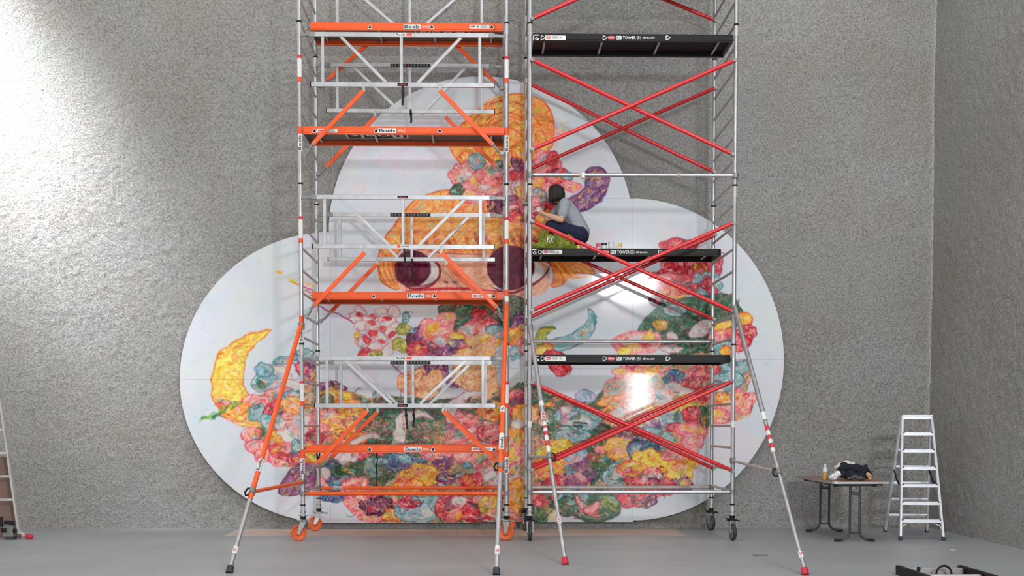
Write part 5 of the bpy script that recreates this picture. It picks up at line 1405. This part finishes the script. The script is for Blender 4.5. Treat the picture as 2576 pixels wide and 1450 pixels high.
# t-shirt: torso, sleeves, hem
c = MB()
c.limb([pp(1461, 583), pp(1449, 562), pp(1436, 543), chest + Vector((.004, 0, 0)), pp(1417, 513)], [.118, .122, .126, .128, .075])
for k in (-1, 1):
    c.limb([pp(1461, 582, .055 * k), pp(1440, 548, .05 * k), pp(1420, 522, .07 * k)], [.09, .095, .085])
for sh, el in ((shL, elL), (shR, elR)):
    c.limb([chest.lerp(sh, .5) + Vector((0, 0, .01)), sh, sh.lerp(el, .62)], [.078, .071, .066])
for i in range(5):           # creases across the bent back
    y = 536 + i * 9
    c.limb([pp(1424 + i * 5, y + 6, -.125), pp(1440 + i * 5, y + 1, -.118), pp(1456 + i * 4, y + 2, -.085)], [.008, .012, .006])
tee = remeshed('t_shirt', c, .0085, .45, 'tee', person, 6, .008, 11)
j = MB()
j.limb([pp(1459, 593), pp(1455, 585)], [.118, .112])
for hp, kn, an in ((hipL, kneeL, ankL), (hipR, kneeR, ankR)):
    j.limb([pp(1459, 594), hp, hp.lerp(kn, .5), kn], [.112, .108, .09, .068])
    j.limb([kn, kn.lerp(an, .4) + Vector((.015, 0, 0)), an + Vector((.0, 0, .02))], [.066, .066, .05])
remeshed('jeans', j, .0085, .45, 'jeans', person, 5, .008, 18)
for an in (ankL, ankR):
    s = MB().limb([an + Vector((.035, 0, -.02)), an + Vector((-.05, 0, -.02)), an + Vector((-.16, 0, -.028))], [.042, .042, .034])
    s.box(tuple(Vector((an.x - .19, an.y - .038, Z_DECK + .001))), tuple(Vector((an.x + .07, an.y + .038, Z_DECK + .02))))
    remeshed('shoe', s, .008, .4, 'shoe', person, 3)
# what she holds: a small paint cup and a brush
cup_c = pp(1354, 533, -.135) + Vector((-.004, .004, -.026))
cup = thing('paint_cup', cup_c, 'small white paint cup held in the painter\'s hand', 'cup')
MB().lathe([(.024, 0), (.032, .05), (.034, .052), (.030, .05), (.024, .012), (.0, .012)], cup_c, n=20).build('cup_wall', 'white_label', cup)
MB().lathe([(.0, .036), (.0285, .036), (.0285, .038), (.0, .038)], cup_c, n=18).build('paint', 'orange_ink', cup)
b0 = pp(1366, 536, .09); b1 = pp(1357, 517, .06)
br = thing('paint_brush', b0, 'short white paint brush in the painter\'s raised hand', 'brush')
MB().tube(b0, b0.lerp(b1, .72), .006, .005, n=8).build('handle', 'white_label', br)
MB().tube(b0.lerp(b1, .70), b0.lerp(b1, .84), .008, n=8).build('ferrule', 'steel', br)
MB().tube(b0.lerp(b1, .83), b1, .008, .003, n=8).build('bristles', 'brush_wood', br)

# duffel bag
M['bag'] = material('olive_nylon', (122, 134, 34), 0.55, 0, .14, 12, .25, 40)
M['bag_dark'] = material('olive_webbing', (104, 112, 34), 0.7, 0, .1, 60)
YBAG = YF + .80
def bp_(px, py, dy=0.0):
    q = at(px, py, YBAG); return Vector((q.x, YBAG + dy, q.z))
bagt = thing('duffel_bag', (bp_(1396, 620).x, YBAG, Z_DECK), 'slouching olive green duffel bag with white letters on the black deck', 'bag')
g = MB()
zb = Z_DECK + .001
for k in range(9):
    f = k / 8.0; px = 1353 + 86 * f
    hh = [.10, .16, .205, .215, .21, .195, .18, .15, .10][k]
    for dy in (-.025, 0.0, .025):
        q = bp_(px, 600, dy)
        rz = hh / 2
        g.ball((q.x, q.y, zb + rz), (.052, .05, rz))
g.limb([bp_(1356, 600, -.03), bp_(1372, 582, -.02), bp_(1392, 579, 0)], [.02, .022, .02])
g.limb([bp_(1430, 592, -.05), bp_(1438, 604, -.06), bp_(1442, 618, -.05)], [.018, .02, .016])
for i in range(6):
    x = 1360 + i * 14
    g.limb([bp_(x, 596, -.074), bp_(x + 4, 606, -.078), bp_(x + 2, 617, -.074)], [.007, .010, .006])
bag_o = remeshed('bag_body', g, .007, .5, 'bag', bagt, 10, .016, 14)
yfr = YBAG - .083
MB().path([bp_(1393, 590, -.080), bp_(1397, 598, -.088), bp_(1397, 608, -.088), bp_(1400, 620, -.082)], .012, 8).build('strap', 'bag_dark', bagt)
MB().path([bp_(1404, 586, -.074), bp_(1422, 598, -.088), bp_(1434, 606, -.082), bp_(1444, 622, -.074)], .010, 8).build('strap', 'bag_dark', bagt)
MB().path([bp_(1364, 580, -.02), bp_(1376, 575, -.05), bp_(1392, 578, -.06), bp_(1404, 590, -.078)], .008, 8).build('handle', 'bag_dark', bagt)
for s, xa, xb in (('K', 1375, 1384), ('O', 1385, 1394)):
    o = bp_(xa, 612.5); o.y = yfr - .002; e = bp_(xb, 598)
    lettering(MB(), s, o, Vector((1, -.02, 0)), Vector((.06, .04, 1)), e.x - o.x, e.z - o.z).build('lettering', 'white_ink', bagt)

# paint pots by the front edge of the deck
M['pot_clear'] = material('frosted_plastic', (206, 212, 214), 0.3, 0, .03, 20)
M['pink'] = material('pink_lid', (232, 96, 116), 0.4)
M['yellow'] = material('yellow_lid', (236, 200, 96), 0.4)
M['darkpot'] = material('dark_blue_lid', (44, 46, 66), 0.4)
def pot(px0, px1, ytop, lid, side, label, Yp=YF + .80, lidh=.28, kind='paint_pot', cat='paint pot'):
    a = at(px0, 620, Yp); b_ = at(px1, 620, Yp); r = (b_.x - a.x) / 2; c = Vector(((a.x + b_.x) / 2, Yp, Z_DECK + .001))
    hh = max(.03, at(px0, ytop, Yp).z - Z_DECK)
    t = thing(kind, c, label, cat, 'paint pots on the black deck')
    MB().lathe([(r * .9, 0), (r * .94, .004), (r * .94, hh * (1 - lidh)), (r * .85, hh * (1 - lidh) + .002)], c, n=20).build('pot_wall', side, t)
    MB().lathe([(r * .98, hh * (1 - lidh)), (r, hh * (1 - lidh) + .002), (r, hh - .003), (r * .94, hh), (0.0, hh)], c, n=20).build('lid', lid, t)
    if side == 'pot_clear':
        quad(MB(), c + Vector((-r * .3, -r * .955, hh * .15)), EX, EZ, r * .6, hh * .4).build('sticker', 'white_label', t)
pot(1500, 1511, 612.5, 'pink', 'white_label', 'small paint pot with a pink lid at the left end of the row', lidh=.55)
pot(1512.5, 1527.5, 612, 'darkpot', 'pot_clear', 'squat paint pot with a dark lid next to the pink lidded one')
pot(1530, 1545, 609.5, 'pot_clear', 'pot_clear', 'tall clear plastic pot, tallest of the row on the deck', lidh=.12)
pot(1546.5, 1553, 616, 'white_label', 'white_label', 'tiny white pot between the tall clear and the yellow lidded pot')
pot(1554, 1564, 612.5, 'yellow', 'white_label', 'small paint pot with a yellow lid at the right end of the row', lidh=.5)
pot(1450, 1459, 617, 'yellow', 'yellow', 'low yellow paint pot between the green bag and the crouching painter', YF + .77, .3)

# ------------------------------------------------------------------ folding table at the right
M['laminate'] = material('worn_brown_laminate', (150, 104, 78), 0.32, 0, .14, 5)
M['leg_dark'] = material('dark_grey_lacquer', (66, 68, 72), 0.4, .2, .1, 20)
tx0, tx1, ty0, ty1, tz = 4.07, 4.79, 13.92, 15.62, .722
table = thing('folding_table', ((tx0 + tx1) / 2, (ty0 + ty1) / 2, 0), 'brown topped folding table with dark curved legs beside the stepladder', 'table')
def rrect(x0, x1, y0, y1, r, n=6):
    pts = []
    for cx, cy, a0 in ((x1 - r, y0 + r, -90), (x1 - r, y1 - r, 0), (x0 + r, y1 - r, 90), (x0 + r, y0 + r, 180)):
        for k in range(n + 1):
            t = math.radians(a0 + 90 * k / n); pts.append((cx + r * math.cos(t), cy + r * math.sin(t)))
    return pts
MB().prism(rrect(tx0 + .008, tx1 - .008, ty0 + .008, ty1 - .008, .05), EX, EY, EZ, (0, 0, tz - .022), .022).build('table_top', 'laminate', table)
o = rrect(tx0, tx1, ty0, ty1, .055); i_ = rrect(tx0 + .008, tx1 - .008, ty0 + .008, ty1 - .008, .05)
m = MB(); n = len(o)
vs = [(x, y, tz - .026) for x, y in o] + [(x, y, tz - .001) for x, y in o] + [(x, y, tz - .001) for x, y in i_] + [(x, y, tz - .026) for x, y in i_]
m.add(vs, [[k * n + q, k * n + (q + 1) % n, ((k + 1) % 4) * n + (q + 1) % n, ((k + 1) % 4) * n + q] for k in range(4) for q in range(n)])
m.build('edge_band', 'alu', table)
for yl, cx in ((14.06, 4.385), (15.36, 4.395)):
    sp = .058
    for s in (-1, 1):
        pts = [(cx + s * sp, yl, tz - .05), (cx + s * sp, yl, .13)]
        for k in range(1, 8):
            t = math.radians(90 * k / 7); R = .105
            pts.append((cx + s * (sp + R - R * math.cos(t)), yl, .13 - .105 * math.sin(t) + .0))
        pts.append((cx + s * .235, yl, .022))
        lg = MB().path(pts, .0145, 12).build('leg', 'leg_dark', table)
        MB().bar((cx + s * .165, yl, .016), (cx + s * .24, yl, .016), .030, .036).build('foot_cap', 'black', lg)
    MB().bar((cx - .235, yl, tz - .045), (cx + .235, yl, tz - .045), .030, .03).build('leg_beam', 'leg_dark', table)
    for s in (-1, 1): MB().bar((cx + s * .21, yl, tz - .042), (cx + s * .255, yl, tz - .042), .042, .05).build('hinge_block', 'black', table)
    for z in (.105, .565, .585): MB().tube((cx - sp, yl, z), (cx + sp, yl, z), .008, n=8).build('tie_bar', 'leg_dark', table)
    MB().path([(cx - .02, yl + .02, tz - .03), (cx + .03, yl + .02, .63), (cx - .035, yl + .01, .60), (cx + .02, yl, .578)], .005, 6).build('lock_spring', 'leg_dark', table)
for x in (tx0 + .09, tx1 - .09): MB().bar((x, ty0 + .12, tz - .04), (x, ty1 - .12, tz - .04), .03, .022).build('rail', 'leg_dark', table)

# things on the table
M['glass'] = material('clear_plastic', (236, 238, 238), 0.05, 0, 0, 1, 0, 1, 0, None, 1.0)
M['tea'] = material('amber_drink', (190, 148, 84), 0.25)
M['white_cap'] = material('white_cap', (226, 224, 218), 0.5)
bq = Vector((at(2075.5, 1204, 14.42).x, 14.42, tz + .001))
bt = thing('drink_bottle', bq, 'small clear bottle of amber drink on the brown table', 'bottle')
MB().lathe([(.0, .0), (.029, .0), (.031, .006), (.031, .11), (.026, .135), (.013, .158), (.0125, .17), (.0, .17)], bq, n=24).build('bottle_wall', 'pot_clear', bt)
MB().lathe([(.0315, .006), (.0318, .008), (.0318, .098), (.0315, .10)], bq, n=24).build('drink', 'tea', bt)
MB().tube(bq + Vector((0, 0, .168)), bq + Vector((0, 0, .188)), .0155, n=16).build('cap', 'white_cap', bt)
def cloth(name, label, mat, balls, vox=.008, cat='clothing', sm=.4, extra=None):
    m = MB()
    lo = Vector((9e9, 9e9, 9e9))
    for px, py, Y, rx, ry, rz in balls:
        c = at(px, py, Y); m.ball((c.x, Y, max(c.z, tz + rz * .8)), (rx, ry, rz))
    t = remeshed(name, m, vox * .8, .5, mat, None, 12, .022, 20)
    z0 = min(v.co.z for v in t.data.vertices) + t.location.z
    t.location.z += tz + .001 - z0; WP[t.name] = t.location.copy()
    return tag(t, label, cat)
M['navy'] = material('navy_knit', (30, 31, 44), 0.95, 0, .2, 40, .4, 60)
M['white_cloth'] = material('white_cotton', (222, 218, 210), 0.9, 0, .04, 20, .3, 40)
M['white_wrap'] = material('white_plastic_wrap', (224, 226, 232), 0.3, 0, .04, 20, .3, 50)
M['grey_cloth'] = material('dark_grey_camouflage', (84, 84, 82), 0.9, 0, .45, 35, .3, 60)
M['peach_cloth'] = material('peach_fabric', (206, 160, 130), 0.9, 0, .08, 30)
cloth('crumpled_cloth', 'crumpled white cloth bundled behind the navy jacket on the table', 'white_cloth',
      [(2106, 1176, 14.60, .035, .05, .035), (2117, 1172, 14.60, .05, .06, .045), (2131, 1168, 14.60, .055, .06, .06), (2143, 1172, 14.60, .04, .05, .05), (2110, 1190, 14.6, .05, .06, .05), (2130, 1190, 14.6, .09, .06, .06)])
cloth('navy_jacket', 'heap of dark navy jacket thrown on the table', 'navy',
      [(2114, 1180, 14.35, .04, .05, .045), (2124, 1174, 14.35, .05, .06, .055), (2138, 1178, 14.35, .07, .07, .06), (2155, 1178, 14.33, .07, .07, .055), (2170, 1180, 14.33, .065, .07, .05), (2180, 1190, 14.33, .055, .06, .05), (2140, 1192, 14.33, .10, .08, .05), (2165, 1194, 14.33, .11, .08, .045), (2120, 1190, 14.33, .05, .06, .05),
       (2180, 1168.5, 14.33, .014, .012, .012), (2177, 1172, 14.33, .014, .014, .018), (2118, 1166, 14.35, .024, .03, .02)])
cloth('plastic_wrap', 'folded white plastic packet lying left of the navy jacket', 'white_wrap',
      [(2092, 1196, 14.25, .034, .04, .018), (2100, 1192, 14.25, .04, .04, .022), (2108, 1188, 14.27, .034, .04, .028), (2096, 1199, 14.25, .045, .04, .014)], cat='packet')
cloth('camouflage_scarf', 'mottled grey scarf peeping out under the navy jacket', 'grey_cloth',
      [(2138, 1201, 14.20, .04, .03, .018), (2150, 1199, 14.20, .045, .03, .022), (2163, 1201, 14.20, .04, .03, .02), (2172, 1203, 14.20, .034, .03, .014)], .006)
cloth('peach_cloth', 'bit of peach coloured cloth at the right end of the heap', 'peach_cloth',
      [(2184, 1200, 14.21, .024, .028, .03), (2189, 1203, 14.22, .024, .028, .028), (2187, 1207, 14.22, .03, .03, .022)], .006)

# ------------------------------------------------------------------ stepladder
M['step_alu'] = material('bright_aluminium', (222, 224, 230), 0.34, 0.55, 0.06, 10, .012, 150)
FL, FR = atz(2265, 1360), atz(2373, 1361)
RL, RR = atz(2228, 1340), atz(2330, 1340)
LT = 1.50
c_f = (FL + FR) / 2; c_r = (RL + RR) / 2; ax = (c_f + c_r) / 2
wid = (FR - FL); wu = wid.normalized()
lad = thing('stepladder', (ax.x, ax.y, 0), 'double sided aluminium stepladder with seven steps in the corner', 'ladder')
def stile(a, b, par, name='stile'):
    return MB().bar(a + EZ * .02, b, .028, .055, wu).build(name, 'step_alu', par)
dep = (c_r - c_f).normalized(); dep.z = 0
mid = Vector((at(2305, 1052, ax.y).x, ax.y, LT))
halves = []
for base_c, bw, sgn in ((c_f, wid.length, -1), ((c_r), (RR - RL).length, 1)):
    L0 = base_c - wu * bw / 2; R0 = base_c + wu * bw / 2
    L1 = mid - wu * .175 + dep * sgn * .035; R1 = mid + wu * .175 + dep * sgn * .035
    for a, b in ((L0, L1), (R0, R1)):
        s = stile(a, b, lad)
        MB().bar(a + EZ * .001, a + EZ * .05, .036, .062, wu).build('rubber_foot', 'rubber', s)
    nst = 6
    for k in range(1, nst + 1):
        f = k / 7.0
        z = .03 + (LT - .03) * f
        f2 = (z) / LT
        l = L0.lerp(L1, f2); r = R0.lerp(R1, f2)
        st = MB().bar(l + wu * .012, r - wu * .012, .085, .022, dep).build('step', 'step_alu', lad)
        MB().bar(l - dep * sgn * -.042 + wu * .012 - EZ * .012, r - dep * sgn * -.042 - wu * .012 - EZ * .012, .034, .012, EZ).build('step_lip', 'step_alu', st)
        if sgn < 0:
            for q in (l + wu * .018, r - wu * .018): MB().bar(q - dep * .05 + EZ * .006, q + dep * .03 + EZ * .006, .012, .016, EZ).build('step_end', 'black', st)
    l = L0.lerp(L1, .2 / LT); r = R0.lerp(R1, .2 / LT)
    if sgn < 0:
        for q, s in ((l, 1), (r, -1)):
            lo = (L0 if s > 0 else R0).lerp(L1 if s > 0 else R1, .13 / LT)
            MB().path([lo + wu * s * .01, lo + wu * s * .03 + EZ * .045, q + wu * s * .10], .006, 6).build('corner_brace', 'step_alu', lad)
MB().bar(mid - wu * .18 + EZ * .005, mid + wu * .18 + EZ * .005, .17, .022, dep).build('step', 'step_alu', lad)
MB().bar(mid - wu * .17 - dep * .075 - EZ * .02, mid + wu * .17 - dep * .075 - EZ * .02, .034, .012, EZ).build('top_lip', 'step_alu', lad)
for s in (-1, 1):
    a = mid + wu * s * .24 + dep * -.30 + Vector((0, 0, -.80)); 
    q0 = c_f.lerp(mid - dep * .035, .5) + wu * s * .215; q1 = c_r.lerp(mid + dep * .035, .5) + wu * s * .215
    q0.z = .70; q1.z = .82
    pts = [q0, q0.lerp(q1, .25) + EZ * -.07, q0.lerp(q1, .55) + EZ * -.06, q0.lerp(q1, .85) + EZ * .0, q1]
    m = MB()
    for i in range(4): m.bar(pts[i], pts[i + 1], .034, .01)
    m.build('spreader_strap', 'strap', lad)

# ------------------------------------------------------------------ extension ladder at the left edge
M['brown_panel'] = material('reddish_hardboard', (132, 104, 96), 0.7, 0, .1, 6)
lf = atz(47, 1350); YL_ = 14.55
def al(px, py, dy=0.0):
    q = at(px, py, YL_); return Vector((q.x, YL_ + dy, q.z))
ext = thing('extension_ladder', (al(30, 1350).x, YL_, 0), 'aluminium ladder with red feet leaning at the left edge', 'ladder')
sl_b, sl_t = al(49, 1344), al(-2, 985)
dirv = (sl_t - sl_b).normalized(); sl_t = sl_b + dirv * 2.6
offw = Vector((-.40, 0.0, 0.0))
for o, dy in ((Vector((0, 0, 0)), 0), (offw, 0)):
    MB().bar(sl_b + o, sl_t + o, .026, .065, EX).build('stile', 'alu_matte', ext)
for k in range(9):
    p = sl_b + dirv * (.42 + k * .285)
    MB().bar(p + EX * -.012, p + offw + EX * .012, .03, .035, EZ).build('rung', 'alu_matte', ext)
sl_b2, sl_t2 = al(30, 1330, .18), al(-14, 985, .18); sl_t2 = sl_b2 + dirv * 2.4
for o in (Vector((0, 0, 0)), offw): MB().bar(sl_b2 + o, sl_t2 + o, .022, .055, EX).build('rear_stile', 'alu_dull', ext)
MB().bar(al(48, 1338), al(74, 1354), .03, .035).build('outrigger', 'alu_matte', ext)
fc = atz(73, 1360)
MB().tube(al(64, 1349), Vector((al(74, 1353).x, YL_, .036)), .025, .034, n=14).lathe([(.034, 0), (.034, .02), (.022, .04), (.006, .048)], Vector((al(74, 1353).x, YL_, .036)), (.9, 0, -.25), n=14).build('foot_cap', 'redcap', ext)
MB().box((al(12, 1340).x, YL_ - .05, .04), (al(37, 1340).x, YL_ + .05, .20)).build('hinge_block', 'alu_dull', ext)
MB().bar(al(16, 1314, -.06), al(40, 1316, -.06), .05, .03).tube(al(9, 1300, -.06), al(9, 1325, -.06), .02, n=10).bar(al(8, 1334, -.06), al(20, 1334, -.06), .05, .03).bar(al(38, 1334, -.06), al(46, 1336, -.06), .05, .03).build('latch', 'black', ext)
MB().box((al(18, 1358).x, YL_ - .05, .001), (al(38, 1358).x, YL_ + .05, .04)).build('rubber_foot', 'rubber', ext)
hbq = [al(34, 1326, .24), al(12, 1150, .24)]
bd = MB().prism([(0, 0), (-.42, 0), (-.42 - .12, 1.0), (-.11, 1.0)], EX, EZ, EY, (hbq[0].x, YL_ + .22, .001), .02)
tag(bd.build('hardboard_panel', 'brown_panel'), 'reddish brown board leaning behind the ladder at the left edge', 'board')

# ------------------------------------------------------------------ spare deck lying on the floor at the lower right
A0 = atz(2288, 1447); dx0 = A0.x - .12; dy1 = A0.y + .03
spare = thing('scaffold_deck', (dx0 + .3, dy1 - 1.2, 0), 'spare black scaffold deck lying upside down on the floor at the lower right', 'platform')
zt = at(2300, 1431, dy1).z
zt = max(.085, min(zt, .14))
for x in (dx0, dx0 + .62):
    sec = [(0, 0), (.04, 0), (.04, .014), (.014, .02), (.014, zt - .02), (.04, zt - .014), (.04, zt), (0, zt)]
    s = 1 if x == dx0 else -1
    m = MB(); n = len(sec)
    vs = [Vector((x + s * u, y, .002 + v)) for y in (dy1, dy1 - 2.4) for u, v in sec]
    m.add(vs, [[i, (i + 1) % n, n + (i + 1) % n, n + i] for i in range(n)] + [list(range(n))[::-1], list(range(n, 2 * n))])
    o = m.build('side_beam', 'black_beam', spare)
    MB().tube((x + s * .02, dy1 - .01, zt - .03), (x + s * .02, dy1 + .03, zt - .03), .022, n=14).build('hook', 'steel', o)
MB().bar((dx0 + .03, dy1 - .10, zt - .045), (dx0 + .59, dy1 - .10, zt - .045), .066, .03).build('end_bar', 'alu', spare)
MB().box((dx0 + .03, dy1 - 2.38, .004), (dx0 + .59, dy1 - .14, .02)).build('deck_board', material('red_brown_film_plywood', (110, 62, 58), .6, 0, .15, 6), spare)
for f in (.5, 1.1, 1.7): MB().tube((dx0 + .02, dy1 - f, .05), (dx0 + .60, dy1 - f, .05), .014, n=10).build('cross_tube', 'alu_matte', spare)
MB().path([(dx0 + .36 + .07 * math.sin(math.radians(q)), dy1 - .24, .03 + .08 * math.cos(math.radians(q))) for q in range(-90, 91, 15)], .010, 8).build('pull_strap', 'strap', spare)
MB().bar((dx0 + .16, dy1 - .12, zt - .08), (dx0 + .175, dy1 - .12, zt + .0), .03, .02).build('lock_catch', 'black', spare)
